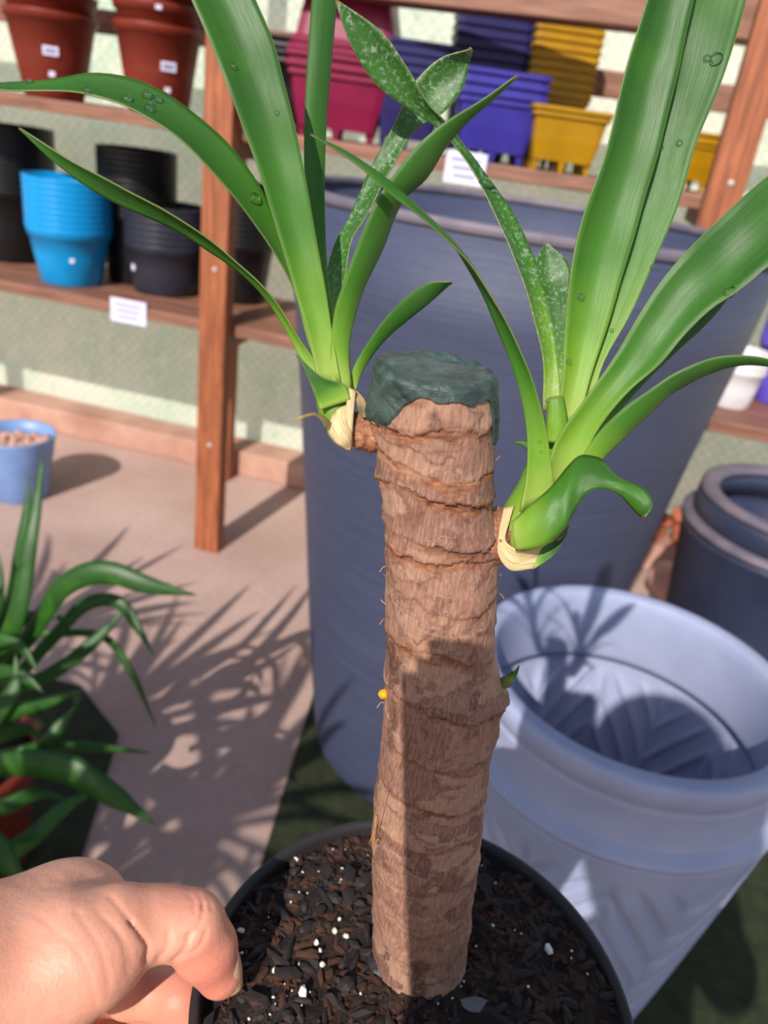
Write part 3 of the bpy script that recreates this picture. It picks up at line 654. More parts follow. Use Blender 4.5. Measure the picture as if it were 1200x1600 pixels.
# wax seal over the cut top, running down unevenly
nw = 150; thw = np.linspace(0, 2*math.pi, nw, endpoint=False); nrw = 26
sk_ = .0035+.0028*vnoise(np.stack([np.cos(thw)*1.7, np.sin(thw)*1.7, 0*thw], -1), 1.3, 4, 3)
lft = np.exp(-(np.angle(np.exp(1j*(thw-math.radians(202))))/.62)**4); rgt = np.exp(-(np.angle(np.exp(1j*(thw-math.radians(352))))/.33)**4)
sk_ = sk_*.6+.0105*lft+.0135*rgt+.0022*(vnoise(np.stack([np.cos(thw)*6, np.sin(thw)*6, 0*thw+9], -1), 1.3, 14, 2)-.5)
WV = []
for j in range(nrw):
    f_ = j/(nrw-1)
    for i, t_ in enumerate(thw):
        z_ = ZT-sk_[i]*(1-f_)
        row = min(nv-1, max(0, int((z_-ZB)/(ZT-ZB)*(nv-1)))); ti = int(i/nw*nu) % nu
        r_ = Rf[row, ti]+.0007*min(1, f_*8)-.0003*(1 if j == 0 else 0)
        WV.append((cx[row, ti]+r_*math.cos(t_), TY+r_*math.sin(t_), z_+.0003*f_))
rT = np.array([Rf[-1, int(i/nw*nu)] for i in range(nw)])
for j in range(1, 16):
    f_ = 1-j/16
    for i, t_ in enumerate(thw):
        q = np.array([math.cos(t_)*f_*40, math.sin(t_)*f_*40, 1.])
        bump = .0016*(vnoise(q, .12, 3, 3)-.5)+.0011*max(0, 1-abs(f_-.9)/.12)*(.3+vnoise(q, .3, 5, 2)*1.2)
        r_ = rT[i]*f_+.0006
        WV.append((cx[-1, 0]+r_*math.cos(t_), TY+r_*math.sin(t_), ZT+.0007+bump))
mesh_obj('wax_seal', np.array(WV)-PC, grid_faces(nw, nrw+15, True)+[tuple(range((nrw+14)*nw, (nrw+15)*nw))], M['wax'], trunk)
# loose fibres and flakes on the cane
def strand(pts, rpx=.8, m='fibre', nm='fibre_strand'):
    q = np.array([P(*p) for p in pts]); c = catmull(np.c_[q], 10); V, Fs = tube(c-PC, rpx*.22/F, 5); return mesh_obj(nm, V, Fs, M[m], trunk)
zf = lambda y: float(proj(VY(680, y, TY))[2])-.0165
for pts in ([(655, 1148), (665, 1180), (678, 1228)], [(672, 1155), (700, 1200), (721, 1240)], [(643, 1142), (632, 1170), (622, 1205)], [(600, 1240), (590, 1280), (577, 1318)], [(640, 1150), (636, 1168), (640, 1190)]):
    strand([(x, y, zf(y)-.0028) for x, y in pts])
strand([(588, 1275, zf(1275)+.006), (586, 1295, zf(1295)+.006), (592, 1312, zf(1300)+.005)], 1.6)
for k, (x, y) in enumerate([(604, 945), (602, 970), (608, 905), (598, 1100), (775, 905), (779, 930), (773, 720), (602, 888)]):
    sgn = -1 if x < 690 else 1
    strand([(x-sgn*6, y, zf(y)+.015), (x+sgn*3, y-2, zf(y)+.015), (x+sgn*9, y+(6 if k % 2 else -8), zf(y)+.015)], .7)
# bud with its green tip, and a yellow bud at left
bz = float(proj(VY(785, 1070, TY))[2])
bd = mesh_obj('bud', *(lambda q: tube(np.array(q)-PC, [.0012, .0019, .0016, .0007], 10))([P(782, 1072, bz), P(790, 1066, bz-.001), P(797, 1060, bz-.002), P(803, 1050, bz-.002)]), M['leaf'], trunk)
leaf_path('bud_scale', [(798, 1062), (806, 1050), (811, 1040)], [8, 7, 1], (bz-.003, bz-.003), m='leaf', parent=None, n=12, nu=5)
bpy.data.objects['bud_scale'].parent = trunk; bpy.data.objects['bud_scale'].location = tuple(-PC)
V, Fs = stone_mesh(3, .0021); o = mesh_obj('yellow_bud', V, Fs, M['plastic_amber'], trunk); o.location = tuple(P(600, 1084, zf(1084)+.014)-PC)
V, Fs = stone_mesh(9, .0014); o = mesh_obj('red_bud', V, Fs, M['clay'], trunk); o.location = tuple(P(617, 1337, zf(1337)+.0015)-PC)

# ------------------------------------------------------------------ shoots
def blob(name, pts, m, parent, seg=20, n=26, rough=0, seed=0, flat=1.0, attrs=False):
    """a tapered, uneven tube through (x, y, distance, radius in pixels)"""
    c = catmull(np.array([[*P(x, y, z), r_*z/F] for x, y, z, r_ in pts]), n)
    V, Fs = tube(c[:, :3]-PC, c[:, 3], seg); V = np.array(V)
    ctr = np.repeat(c[:, :3]-PC, seg, 0); dv = V-ctr
    if rough: V = ctr+dv*(1+rough*(vnoise(V, 700, seed, 3)-.5)*2)[:, None]
    uv = [((i % seg)/seg, .02+.2*(i//seg)/n) for i in range(len(V))]
    return mesh_obj(name, V, Fs, M[m], parent, uv=uv, attrs={'scar': np.full(len(V), .75), 'dark': np.clip(vnoise(V, 300, seed+4, 2)*2-1.1, 0, 1), 'cell': np.full(len(V), .4)} if attrs else None)
zl = .197
blob('shoot_stub', [(612, 672, zl, 34), (585, 672, zl, 33), (562, 674, zl, 30), (545, 678, zl, 24), (538, 682, zl, 14)], 'bark', trunk, 40, 40, .22, 3, attrs=True)
zr_ = .207
blob('shoot_stub', [(745, 838, zr_, 46), (768, 838, zr_, 46), (785, 838, zr_, 42), (796, 838, zr_, 30)], 'bark', trunk, 40, 40, .22, 8, attrs=True)
shL = blob('shoot', [(534, 698, zl, 4), (536, 690, zl, 12), (532, 668, zl, 22), (524, 640, zl, 27), (519, 610, zl, 26), (514, 575, zl, 22), (512, 545, zl, 16)], 'leaf', yp, 24, 30)
tag(shL, 'left shoot of strap leaves')
shR = blob('shoot', [(792, 868, zr_, 6), (797, 856, zr_, 24), (808, 838, zr_, 40), (826, 808, zr_, 42), (846, 770, zr_, 40), (862, 725, zr_, 36), (874, 680, zr_, 26), (880, 650, zr_, 18)], 'leaf', yp, 24, 30)
tag(shR, 'right shoot of strap leaves')
def lf(parent, A, B, z, **kw):
    o = leaf_mesh(kw.pop('name', 'leaf'), A, B, z, parent=None, **kw); o.parent = parent; o.location = tuple(-PC); return o
# pale husks at the shoot bases
lf(shL, [(543, 704), (522, 690), (512, 672), (516, 660)], [(549, 700), (550, 680), (548, 655), (546, 632)], (.1925, .1905, .191, .1925), fold=-.25, m='husk', name='husk', n=20)
lf(shL, [(556, 612), (553, 640), (550, 680), (547, 704)], [(545, 606), (541, 640), (540, 680), (541, 700)], (.1915, .1905, .1905, .192), fold=-.2, m='husk', name='husk', n=16)
lf(shR, [(787, 794), (780, 830), (780, 870), (796, 890), (836, 888)], [(803, 790), (796, 815), (790, 845), (812, 860), (868, 842)], (.201, .199, .198, .1985, .201), fold=-.12, m='husk', name='husk', n=24)
lf(shR, [(836, 888), (862, 870), (888, 832)], [(830, 862), (855, 850), (880, 826)], (.2005, .201, .203), fold=-.2, m='leaf', name='leaf', n=18)
lf(shR, [(872, 845), (884, 834), (890, 822)], [(866, 838), (876, 828), (887, 818)], (.2, .2015, .203), fold=-.3, m='leaf_dry', name='dry_tip', n=10)
# left shoot
lf(shL, [(500, 590), (480, 530), (458, 450), (430, 398), (392, 342), (350, 290), (310, 245), (250, 195), (185, 162), (130, 145), (60, 142), (0, 140), (-40, 132)],
   [(520, 590), (500, 530), (470, 440), (440, 370), (400, 280), (370, 240), (320, 190), (265, 150), (200, 120), (140, 115), (80, 124), (0, 130), (-40, 131)], (.198, .197, .190, .182, .178, .176, .174, .174), tilt=(0, .002, .004, .006, .004, .004), keep='L1', n=48)
lf(shL, [(490, 600), (470, 560), (440, 505), (400, 450), (330, 395), (250, 348), (180, 318), (90, 258), (29, 201)], [(508, 590), (490, 560), (468, 530), (430, 470), (370, 410), (300, 355), (200, 298), (110, 250), (30, 199)], (.195, .192, .186, .180, .175, .172), tilt=(0, -.004, -.005, -.004, 0), m='leaf', keep='L2', n=44)
lf(shL, [(497, 600), (485, 540), (460, 452), (430, 350), (400, 255), (365, 160), (330, 70), (300, 0), (262, -90), (225, -190)], [(533, 600), (524, 550), (510, 460), (490, 350), (470, 240), (447, 140), (425, 60), (400, 0), (350, -100), (228, -192)], (.1915, .186, .180, .174, .170, .168), tilt=(0, .002, .003), fold=.16, keep='L3', n=48)
lf(shL, [(512, 590), (508, 480), (490, 370), (478, 300), (475, 220), (478, 130), (487, 0), (500, -120), (515, -230)], [(535, 590), (520, 490), (511, 420), (507, 330), (508, 230), (515, 130), (526, 0), (530, -120), (517, -232)], (.199, .200, .200, .199, .198), tilt=(0, .003, .002), fold=-.12, n=40)
lf(shL, [(520, 600), (512, 500), (511, 430), (520, 388), (545, 340), (575, 270), (618, 190), (653, 122), (690, 90), (738, 77)], [(540, 600), (526, 520), (540, 430), (552, 370), (577, 330), (602, 280), (622, 245), (652, 200), (690, 178), (722, 140), (738, 79)], (.2, .204, .206, .207, .205, .203, .2), tilt=(0, -.004, -.005, .002, .004), fold=.15, m='leaf_speckled', keep='L5', n=44)
lf(shL, [(516, 610), (517, 540), (522, 490), (537, 440), (556, 390), (580, 330), (610, 280), (645, 235), (692, 193), (742, 163), (808, 117)], [(550, 610), (546, 540), (562, 470), (600, 385), (640, 302), (656, 290), (700, 226), (742, 180), (775, 152), (810, 118)], (.193, .190, .186, .182, .178, .175, .173), tilt=(0, .004, .006, .004, .002), fold=-.14, m='leaf', keep='L6', n=44)
lf(shL, [(546, 612), (552, 575), (570, 543), (600, 500), (638, 460), (670, 441), (706, 440)], [(556, 612), (562, 590), (582, 555), (612, 521), (650, 490), (688, 458), (706, 441)], (.195, .193, .190, .187, .184), tilt=(0, .003, .003), fold=-.12, n=30)
lf(shL, [(500, 640), (485, 600), (472, 570), (461, 553)], [(548, 625), (540, 603), (505, 590), (461, 552)], (.1905, .1895, .189, .1885), fold=.1, n=20)
lf(shL, [(520, 664), (508, 652), (494, 645), (476, 648), (460, 656)], [(516, 676), (505, 660), (492, 650), (476, 653), (461, 658)], (.191, .188, .185, .184), m='leaf_dry', name='dry_leaf', n=20)
lf(shL, [(558, 610), (568, 622), (574, 640), (572, 652)], [(548, 612), (556, 624), (560, 642), (566, 652)], (.193, .191, .190), m='leaf_dry', name='dry_leaf', n=14)
# right shoot
lf(shR, [(812, 800), (822, 745), (824, 690), (810, 605), (785, 535), (748, 450), (700, 372), (645, 315), (600, 276), (540, 236), (485, 210)], [(868, 780), (862, 730), (855, 680), (836, 605), (812, 545), (778, 480), (732, 410), (672, 352), (610, 303), (545, 248), (486, 212)], (.1975, .193, .187, .180, .174, .169, .166), tilt=(0, -.002, -.005, -.005, -.002, 0), fold=.13, m='leaf', keep='R1', n=48)
lf(shR, [(848, 640), (848, 560), (832, 490), (815, 432), (790, 372), (757, 300), (722, 242), (688, 204), (640, 172), (588, 132), (548, 70), (524, 2)], [(876, 640), (872, 560), (858, 480), (838, 412), (806, 340), (768, 284), (730, 232), (702, 196), (672, 165), (640, 112), (598, 52), (527, 0)], (.204, .203, .202, .201, .200, .196, .190, .185, .182), tilt=(0, .003, .006, .005, -.002, -.004, 0), fold=.16, m='leaf_speckled', keep='R2', n=52)
lf(shR, [(872, 620), (858, 540), (842, 460), (834, 412), (853, 378)], [(888, 620), (886, 540), (890, 460), (889, 412), (854, 378)], (.208, .211, .213, .214), fold=.12, m='leaf_speckled', keep='R3', n=30)
lf(shR, [(862, 680), (876, 610), (883, 520), (891, 430), (912, 335), (948, 235), (966, 155), (992, 60), (1018, -20), (1060, -150), (1110, -260)], [(905, 660), (920, 600), (946, 520), (976, 420), (1005, 320), (1036, 210), (1060, 110), (1084, 0), (1102, -80), (1116, -180), (1112, -262)], (.2005, .197, .192, .187, .183, .180, .178), tilt=(0, .002, .003), fold=.2, keep='R4', n=50)
lf(shR, [(905, 660), (918, 600), (940, 520), (968, 420), (996, 320), (1024, 210), (1048, 110), (1070, 0), (1105, -120), (1190, -250)], [(922, 640), (942, 570), (986, 490), (1022, 410), (1060, 320), (1086, 230), (1130, 120), (1166, 0), (1190, -120), (1194, -252)], (.203, .200, .196, .192, .189, .186), tilt=(0, -.003, -.004), fold=.1, keep='R5', n=48)
lf(shR, [(846, 770), (868, 690), (908, 632), (960, 558), (1000, 490), (1040, 430), (1090, 375), (1150, 318), (1200, 274), (1290, 215), (1400, 190)], [(898, 750), (918, 702), (942, 660), (982, 612), (1032, 568), (1072, 520), (1112, 482), (1152, 455), (1200, 416), (1290, 330), (1402, 194)], (.198, .192, .187, .183, .180, .178, .178), tilt=(0, -.003, -.005, -.004), fold=.2, keep='R6', n=50)
lf(shR, [(890, 710), (930, 650), (985, 580), (1040, 520), (1100, 470), (1180, 400)], [(916, 715), (950, 665), (1000, 606), (1050, 556), (1110, 500), (1181, 402)], (.205, .204, .203, .202), fold=-.1, m='leaf', n=30)
lf(shR, [(884, 760), (910, 712), (932, 680), (962, 648), (1002, 618), (1050, 586), (1100, 563), (1150, 555), (1200, 561), (1262, 590)], [(920, 760), (942, 718), (972, 688), (1012, 650), (1052, 614), (1100, 588), (1142, 573), (1200, 572), (1263, 592)], (.199, .195, .191, .187, .184, .182), tilt=(0, .003, .005, .004, 0), fold=-.14, keep='R7', n=44)
lf(shR, [(800, 815), (832, 786), (862, 760), (888, 728), (906, 712), (936, 716), (966, 745), (1012, 770), (1020, 786), (1008, 808)], [(806, 860), (842, 856), (880, 828), (902, 792), (922, 768), (946, 764), (966, 772), (986, 792), (1000, 806), (1007, 809)], (.196, .193, .192, .193, .191, .188, .186), tilt=(0, -.002, -.004, -.004, .002, .004), fold=-.16, keep='R8', n=46)
lf(shR, [(852, 690), (854, 650), (856, 622)], [(890, 690), (886, 650), (880, 618)], (.1975, .196, .1955), fold=-.25, name='cut_leaf', n=14, m='leaf', v0=.06, v1=.2)
lf(shR, [(852, 626), (860, 620), (880, 618)], [(853, 630), (862, 625), (881, 622)], (.1953, .195, .1953), name='dry_edge', m='leaf_dry', n=10, nu=4)
lf(shR, [(840, 700), (818, 688), (803, 690)], [(838, 712), (820, 700), (804, 692)], (.212, .213, .213), name='leaf', m='leaf', n=12)
# water drops lying on the leaves
sph = bmesh.new(); bmesh.ops.create_uvsphere(sph, u_segments=20, v_segments=12, radius=1); dropm = bpy.data.meshes.new('water_drop'); sph.to_mesh(dropm); sph.free()
dropm.polygons.foreach_set('use_smooth', [True]*len(dropm.polygons)); dropm.materials.append(M['water'])
for key, par, px, py, rp in (('R5', shR, 1117, 95, 10), ('R5', shR, 1103, 93, 5.5), ('R5', shR, 1060, 225, 5), ('R5', shR, 1033, 231, 3), ('R4', shR, 907, 464, 5), ('R4', shR, 888, 565, 4), ('R5', shR, 955, 517, 3), ('R5', shR, 1018, 418, 3.5), ('R6', shR, 1138, 458, 10),
        ('L1', shL, 231, 150, 8), ('L1', shL, 249, 157, 6), ('L1', shL, 200, 157, 8), ('L1', shL, 234, 171, 7), ('L1', shL, 137, 143, 5), ('L1', shL, 47, 128, 5), ('L1', shL, 398, 312, 9), ('L1', shL, 236, 163, 4), ('R2', shR, 769, 300, 4), ('L3', shL, 433, 178, 4), ('R1', shR, 842, 690, 3), ('R1', shR, 845, 706, 2.5), ('L3', shL, 365, 105, 5)):
    Vv = DROPS[key]; q = np.array([proj(v)[:2] for v in Vv]); i = int(np.argmin(((q-[px, py])**2).sum(1))); p = Vv[i]; z = proj(p)[2]
    o = bpy.data.objects.new('water_drop', dropm); link(o, par); r_ = rp*z/F
    o.matrix_local = Matrix.Translation(Vector(P(px, py, z)-CF*(r_*.35+.0004)-PC)) @ camo.matrix_world.to_3x3().to_4x4() @ Matrix.Diagonal((r_*1.05, r_*.95, r_*.6, 1))

# ------------------------------------------------------------------ the hand on the pot rim
def cpt(px, py, z): return np.array([(px-600)*z/F, -(py-800)*z/F, z])
def cam2w(V): return CC+V[:, :1]*CR+V[:, 1:2]*CU+V[:, 2:3]*CF
person = empty('person', tuple(map(float, cam2w(cpt(60, 1520, .24)[None])[0])))
tag(person, 'left hand pinching the dark pot rim between thumb and bent index finger', 'person')
PO = np.array(person.location)
hh = .00095; lo = cpt(-330, 1330, .19).copy(); lo[0] = -.205; lo[1] = -.262; lo[2] = .178
hi = np.array([-.038, -.112, .325])
gx = [np.arange(lo[i], hi[i], hh) for i in range(3)]
X = np.stack(np.meshgrid(*gx, indexing='ij'), -1).astype(np.float32)
def seg_(a, b): return cap_sdf(X, cpt(*a[:3]), cpt(*b[:3]), a[3]*a[2]/F, b[3]*b[2]/F)
# back of the hand, thenar mass, thumb
D = seg_((-330, 1640, .222, 135), (-90, 1560, .228, 140))
D = smin(D, seg_((-90, 1560, .228, 140), (70, 1478, .252, 112)), .012)
D = smin(D, seg_((60, 1500, .246, 110), (120, 1432, .262, 80)), .010)          # index knuckle
D = smin(D, seg_((10, 1560, .232, 112), (140, 1500, .236, 78)), .008)          # thenar
D = smin(D, seg_((120, 1480, .238, 84), (180, 1462, .242, 66)), .006)
D = smin(D, seg_((185, 1446, .244, 62), (255, 1442, .249, 53)), .0035)         # proximal phalanx
D = smin(D, seg_((245, 1442, .249, 53), (298, 1445, .2515, 51)), .003)
D = smin(D, seg_((298, 1446, .2515, 50), (322, 1480, .2545, 48)), .003)        # joint
D = smin(D, seg_((318, 1482, .2545, 46), (343, 1522, .258, 36)), .003)         # tip
# index finger under the thumb, bent round the outside of the rim
I1 = seg_((120, 1440, .268, 62), (205, 1545, .292, 40))
I1 = smin(I1, seg_((205, 1545, .292, 40), (283, 1555, .289, 42)), .004)
I1 = smin(I1, seg_((285, 1560, .288, 43), (312, 1640, .286, 40)), .003)
I1 = smin(I1, seg_((312, 1640, .286, 40), (322, 1690, .284, 36)), .003)
D = smin(D, I1, .0012)
for (a, b, c, k) in (((80, 1520, .29, 60), (170, 1580, .306, 40), (262, 1560, .312, 34), .003), ((60, 1600, .285, 60), (150, 1650, .29, 42), (210, 1668, .295, 38), .003)):
    D = smin(D, smin(seg_(a, b), seg_(b, c), .004), .0015)
V, Q = surface_nets(D, lo, hh)
def vnormals(V, Q):
    n = np.cross(V[Q[:, 1]]-V[Q[:, 0]], V[Q[:, 2]]-V[Q[:, 0]]); N = np.zeros_like(V)
    for k in range(4): np.add.at(N, Q[:, k], n)
    return N/(np.linalg.norm(N, axis=1)[:, None]+1e-12)
for _ in range(3):                                             # relax the grid steps
    S = np.zeros_like(V); Cn = np.zeros(len(V))
    for k in range(4): np.add.at(S, Q[:, k], V[Q[:, (k+1) % 4]]+V[Q[:, (k+3) % 4]]); np.add.at(Cn, Q[:, k], 2)
    V = V*.5+.5*S/Cn[:, None]
N = vnormals(V, Q)
if (N*(V-V.mean(0))).sum() < 0: Q = Q[:, ::-1]; N = -N
pxs = np.stack([600+F*V[:, 0]/V[:, 2], 800-F*V[:, 1]/V[:, 2]], 1)
def pl_dist(p, poly):
    d = np.full(len(p), 1e9); poly = catmull(np.array(poly, float), 16)
    for a, b in zip(poly[:-1], poly[1:]):
        ab = b-a; t = np.clip(((p-a)@ab)/(ab@ab), 0, 1); d = np.minimum(d, np.linalg.norm(p-a-t[:, None]*ab, axis=1))
    return d
front = np.clip(-N[:, 2]*3, 0, 1)
for poly, wd, dp in (([(228, 1502), (232, 1480), (222, 1462), (205, 1440)], 5, .0011), ([(205, 1440), (185, 1415), (172, 1400)], 5, .0005), ([(272, 1502), (290, 1482), (296, 1462)], 4, .0009), ([(296, 1462), (314, 1440), (318, 1412)], 4, .0005),
                     ([(296, 1396), (304, 1410), (303, 1424)], 3, .0004), ([(308, 1394), (317, 1408), (318, 1420)], 3, .0004), ([(318, 1394), (328, 1408), (330, 1420)], 3, .0004), ([(286, 1496), (312, 1478), (322, 1455)], 3, .0005),
                     ([(246, 1500), (262, 1480), (264, 1455)], 5, .0004), ([(180, 1450), (200, 1478), (206, 1505)], 5, .0003), ([(150, 1420), (190, 1470), (200, 1520)], 5, .0003), ([(120, 1425), (160, 1490), (170, 1540)], 5, .00025),
                     ([(60, 1430), (130, 1500), (150, 1570)], 5, .0002), ([(170, 1372), (200, 1372), (230, 1380)], 4, .0004), ([(90, 1372), (140, 1380), (190, 1374)], 7, .0004)):
    V = V-N*(dp*np.exp(-(pl_dist(pxs, poly)/wd)**2)*front)[:, None]
V = V-N*((vnoise(V*np.array([1, 2.2, 1]), 420, 5, 2)-.5)*.00022)[:, None]
red = np.clip(np.exp(-(np.hypot(pxs[:, 0]-330, pxs[:, 1]-1520)/60)**2)+.9*np.exp(-(np.hypot(pxs[:, 0]-290, pxs[:, 1]-1590)/70)**2)+.5*np.exp(-(np.hypot(pxs[:, 0]-300, pxs[:, 1]-1400)/50)**2)+.35*np.exp(-(np.hypot(pxs[:, 0]-120, pxs[:, 1]-1540)/120)**2), 0, 1)
mesh_obj('hand', cam2w(V)-PO, Q, M['skin'], person, attrs={'red': red})
# thumb nail
tipd = cpt(350, 1540, .2585)-cpt(336, 1490, .2555); tipd /= np.linalg.norm(tipd)
nrm = np.array([.985, .2, .02]); nrm -= tipd*(nrm@tipd); nrm /= np.linalg.norm(nrm); sd = np.cross(tipd, nrm)
nc = cpt(344, 1519, .2572)
NV, NUV = [], []
for j in range(13):
    a_ = j/12
    for i in range(11):
        b_ = (i/10-.5)*2; wdt = .0052*(1-.25*a_**4)*(.8+.2*math.sin(min(1, a_*3)*math.pi/2)); ang = b_*1.0
        NV.append(nc+tipd*((a_-.42)*.0125-.0012*abs(b_)**3*(1 if a_ > .5 else -.3))+sd*wdt*math.sin(ang)/.84+nrm*(.0082*math.cos(ang)-.0012-.0016*a_*a_))
nl = mesh_obj('thumb_nail', cam2w(np.array(NV))-PO, grid_faces(11, 13), M['nail'], person); md = nl.modifiers.new('thickness', 'SOLIDIFY'); md.thickness = .0006; md.offset = -1
# the photographer behind the camera: sleeve, jacket, trousers, head, and the phone in the other hand
def body(name, caps, h, m, k=.03, parent=person):
    P0 = np.array([c[0] for c in caps]+[c[1] for c in caps]); rm = max(max(c[2], c[3]) for c in caps)+.03
    l, u_ = P0.min(0)-rm, P0.max(0)+rm; g = [np.arange(l[i], u_[i], h) for i in range(3)]
    Xb = np.stack(np.meshgrid(*g, indexing='ij'), -1); D_ = None
    for a, b, ra, rb in caps:
        q = cap_sdf(Xb, np.array(a, float), np.array(b, float), ra, rb); D_ = q if D_ is None else smin(D_, q, k)
    V_, Q_ = surface_nets(D_, l, h); N_ = vnormals(V_, Q_)
    if (N_*(V_-V_.mean(0))).sum() < 0: Q_ = Q_[:, ::-1]
    return mesh_obj(name, V_-PO, Q_, M[m], parent)
wr = cam2w(cpt(-215, 1600, .224)[None])[0]; el = np.array([-.27, -.16, .86])
DX = -.08
def bsh(c): return [((a[0]+DX, a[1], a[2]-.03), (b[0]+DX, b[1], b[2]-.03), ra, rb) for a, b, ra, rb in c]
body('jacket', [(wr, el, .034, .046), (el, (-.18, -.46, 1.11), .046, .062)]+bsh([((.06, -.5, 1.12), (.06, -.52, .74), .135, .145), ((-.08, -.5, 1.15), (.20, -.5, 1.15), .075, .075)])+[((.14, -.48, 1.11), (.26, -.26, .86), .062, .046), ((.26, -.26, .86), (.115, -.10, 1.0), .046, .034)], .014, 'shirt')
body('trousers', bsh([((.0, -.52, .73), (-.03, -.5, .41), .1, .075), ((-.03, -.5, .41), (-.03, -.54, .085), .075, .05), ((.13, -.52, .73), (.16, -.5, .41), .1, .075), ((.16, -.5, .41), (.16, -.54, .085), .075, .05)]), .016, 'trousers')
body('head', bsh([((.06, -.47, 1.2), (.055, -.44, 1.3), .05, .05), ((.05, -.41, 1.36), (.05, -.43, 1.41), .078, .088), ((.05, -.36, 1.31), (.05, -.38, 1.36), .045, .06), ((.05, -.305, 1.355), (.05, -.325, 1.385), .012, .01)]), .009, 'skin', .02)
body('hair', bsh([((.05, -.455, 1.37), (.05, -.43, 1.43), .092, .09), ((.05, -.47, 1.3), (.05, -.465, 1.38), .07, .085)]), .012, 'hair')
PB = CC-CF*.007
ph = empty('phone', tuple(map(float, PB-CU*.058-CR*.0215))); tag(ph, 'black phone held up behind the viewpoint, its shadow falling on the cane', 'phone')
bm = bmesh.new(); bmesh.ops.create_cube(bm, size=1, matrix=Matrix.Diagonal((.0715, .1465, .0078, 1))); bmesh.ops.bevel(bm, geom=[e for e in bm.edges if abs((e.verts[0].co-e.verts[1].co).z) > .003], offset=.009, segments=5, affect='EDGES')
me = bpy.data.meshes.new('phone_case'); bm.to_mesh(me); bm.free(); me.materials.append(M['phone_black']); o = link(bpy.data.objects.new('phone_case', me), ph); 
ph.rotation_euler = (camo.matrix_world.to_3x3() @ Matrix.Rotation(math.radians(-5), 3, 'Z')).to_euler()
bm = bmesh.new(); bmesh.ops.create_cube(bm, size=1, matrix=Matrix.Diagonal((.066, .14, .0006, 1))); me = bpy.data.meshes.new('screen'); bm.to_mesh(me); bm.free(); me.materials.append(M['plastic_charcoal']); o = link(bpy.data.objects.new('screen', me), ph); o.location = (0, 0, .0043)
hb = PB-CU*.095-CF*.03
body('right_hand', [((.115, -.10, 1.0), tuple(hb+CR*.03), .026, .03), (tuple(hb+CR*.03), tuple(hb-CR*.01), .022, .018)] + [(tuple(hb-CR*.0+CU*(.018*k_-.03)), tuple(hb-CR*.040+CU*(.018*k_-.026)+CF*.008), .0085, .0075) for k_ in range(4)] + [(tuple(hb+CR*.03), tuple(hb+CR*.01+CU*.05), .012, .009)], .004, 'skin', .008)

# ------------------------------------------------------------------ leafy plant at the left
lpz = G(-60, 1180, .24); LPB = np.array([lpz[0], lpz[1], 0.006])
lp = empty('potted_dracaena', LPB); tag(lp, 'leafy green strap-leaved plant in a red-brown pot, lower left', 'plant')
mesh_obj('pot', *lathe([(.07, 0), (.075, .004), (.10, .21), (.106, .212), (.109, .24), (.105, .242), (.099, .24), (.094, .2), (.07, .01)], 56), M['plastic_terracotta'], lp)
mesh_obj('soil', *lathe([(.08, .19), (.097, .222), (.05, .226), (.01, .228)], 40), M['soil'], lp)
V, Fs = tube([(0, 0, .22), (.005, .004, .34), (.0, .01, .46)], [.017, .015, .012], 14); mesh_obj('stem', V, Fs, M['bark'], lp, attrs={'scar': [.3]*len(V), 'dark': [.1]*len(V), 'cell': [.4]*len(V)})
LPZ = float(proj(LPB+np.array([0, 0, .4]))[2])
def lpl(pts, wd, z, **kw):
    o = leaf_path('leaf', pts, wd, [LPZ+q for q in z], m=kw.pop('m', 'leaf_back'), parent=None, n=24, nu=7, thick=.001, **kw); o.parent = lp; o.location = tuple(-LPB)
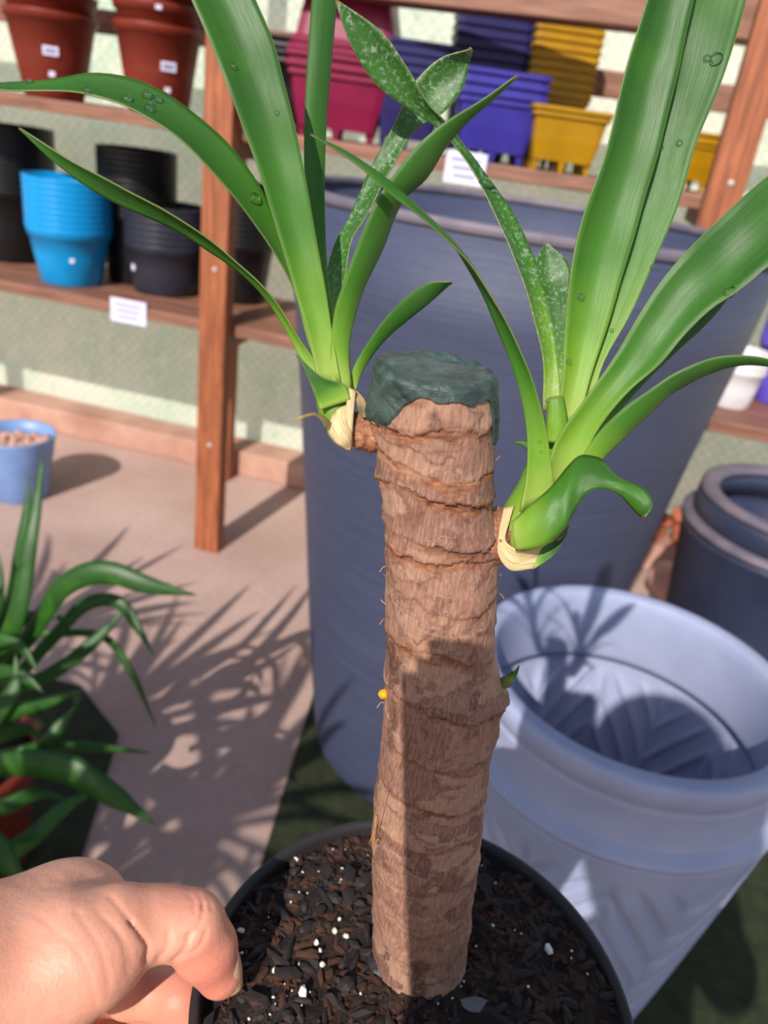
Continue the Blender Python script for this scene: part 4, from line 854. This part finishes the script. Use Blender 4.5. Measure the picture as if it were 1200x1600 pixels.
for pts, wd, z in (
        ([(-30, 1060), (20, 980), (44, 860), (58, 780), (68, 706)], [22, 30, 30, 20, 1], (0, -.02, -.02, 0)),
        ([(-40, 1040), (10, 960), (34, 850), (47, 742)], [20, 24, 20, 1], (.03, .03, .03)),
        ([(-60, 1030), (-10, 960), (0, 900), (-6, 850)], [20, 24, 16, 1], (.03, .0, .0)),
        ([(-20, 1080), (60, 975), (105, 912), (160, 893), (230, 914), (308, 930)], [16, 24, 30, 38, 30, 1], (.04, .02, -.02, -.03, -.02)),
        ([(0, 1090), (80, 1000), (150, 938), (185, 940), (215, 980), (242, 1026)], [16, 20, 20, 22, 18, 1], (.05, .07, .08, .07)),
        ([(0, 1090), (100, 1040), (160, 990), (205, 940)], [16, 22, 20, 1], (.06, .09, .1)),
        ([(-20, 1130), (20, 1112), (70, 1098), (130, 1078)], [30, 26, 18, 1], (-.04, -.05, -.06)),
        ([(0, 1180), (66, 1166), (95, 1132), (122, 1098)], [16, 24, 22, 1], (-.04, -.07, -.06)),
        ([(-20, 1212), (40, 1172), (120, 1166), (235, 1176)], [18, 18, 16, 1], (-.06, -.05, -.02)),
        ([(-30, 1200), (40, 1192), (100, 1200), (160, 1232), (244, 1288)], [30, 42, 48, 36, 1], (-.08, -.1, -.1, -.08)),
        ([(-10, 1350), (60, 1300), (100, 1262), (160, 1228)], [30, 30, 24, 1], (-.1, -.08, -.05)),
        ([(60, 990), (170, 1000), (205, 1050), (244, 1136)], [10, 12, 12, 1], (.1, .12, .12)),
        ([(-60, 1290), (0, 1330), (20, 1365), (30, 1400)], [40, 46, 36, 1], (-.12, -.14, -.15)),
        ([(-40, 1060), (0, 1050), (40, 1060), (70, 1085)], [24, 26, 20, 1], (-.02, -.05, -.06)),
        ([(-60, 1100), (-10, 1000), (30, 1010), (60, 1050)], [24, 30, 26, 1], (-.0, -.03, -.05)),
        ([(-60, 1250), (0, 1262), (60, 1240), (110, 1250)], [24, 30, 22, 1], (-.06, -.04, .0)),
        ([(-60, 1180), (-10, 1120), (20, 1080), (25, 1020)], [24, 34, 26, 1], (-.04, -.06, -.05)),
        ([(-80, 1080), (0, 990), (70, 960), (120, 975)], [20, 24, 20, 1], (.06, .08, .08)),
        ([(-80, 1200), (-30, 1290), (10, 1350), (60, 1375)], [24, 30, 26, 1], (-.02, .0, .02)),
        ([(-60, 1180), (0, 1150), (40, 1140), (80, 1160)], [24, 28, 20, 1], (-.0, .0, .02))):
    lpl(pts, wd, z)

# ------------------------------------------------------------------ nursery plants standing beside and behind the viewpoint; their shade falls into the picture
def rosette(name, base, hstem, leaves, label, seed, potR=.12):
    rg = random.Random(seed); e = empty(name, base); tag(e, label, 'plant')
    mesh_obj('pot', *lathe([(potR*.7, 0), (potR*.74, .004), (potR, .24), (potR*1.05, .242), (potR*1.05, .262), (potR*.98, .262), (potR*.95, .23), (potR*.7, .01)], 40), M['nursery_pot'], e)
    mesh_obj('soil', *lathe([(potR*.85, .2), (potR*.955, .235), (potR*.4, .24), (.01, .242)], 30), M['soil'], e)
    V, Fs = tube([(0, 0, .235), (.01, 0, .24+(hstem-.24)*.5), (0, 0, hstem)], [.022, .02, .016], 12)
    mesh_obj('stem', V, Fs, M['bark'], e, attrs={'scar': [.3]*len(V), 'dark': [.1]*len(V), 'cell': [.4]*len(V)})
    for k in range(leaves):
        az = k*2.399+rg.uniform(-.2, .2); elv = math.radians(80-95*(k/leaves)+rg.uniform(-8, 8)); L = rg.uniform(.30, .46); W = rg.uniform(.028, .044); n = 14
        V = []; UV = []; p = np.array([0, 0, hstem-.06*k/leaves]); a = elv
        for i in range(n):
            t = i/(n-1); dirv = np.array([math.cos(az)*math.cos(a), math.sin(az)*math.cos(a), math.sin(a)]); sdv = np.array([-math.sin(az), math.cos(az), 0.]); up = np.cross(dirv, sdv)
            wd = W*(.55+.9*t-1.45*t**3.2) if t < .98 else .0006
            for u in (-1, -.5, 0, .5, 1): V.append(p+sdv*u*wd/2+up*(-.10*wd*(1-u*u))); UV.append(((u+1)/2, t))
            p = p+dirv*L/(n-1); a -= (.5+.7*(1-abs(math.sin(elv))))*1.1/(n-1)
        o = mesh_obj('leaf', V, grid_faces(5, n), M['leaf_back'], e, uv=UV); md = o.modifiers.new('thickness', 'SOLIDIFY'); md.thickness = .0012; md.offset = 0
    return e
rosette('shade_yucca', (-.86, .22, .0), .70, 40, 'tall leafy yucca standing left of the viewpoint, shading the floor', 1)
rosette('shade_yucca', (-.70, -.30, .0), 1.0, 36, 'tallest leafy yucca, behind the viewpoint at left', 2)
rosette('shade_yucca', (-1.16, .42, .0), .72, 40, 'leafy yucca at far left, shading the floor by the shelf post', 3)
rosette('shade_yucca', (-.72, -.02, .0), .56, 34, 'shortest leafy yucca beside the viewpoint, shading the floor at left', 5)
rosette('shade_yucca', (-1.14, -.30, .0), .95, 40, 'leafy yucca behind the far left one, out of the way of the shelf', 4)
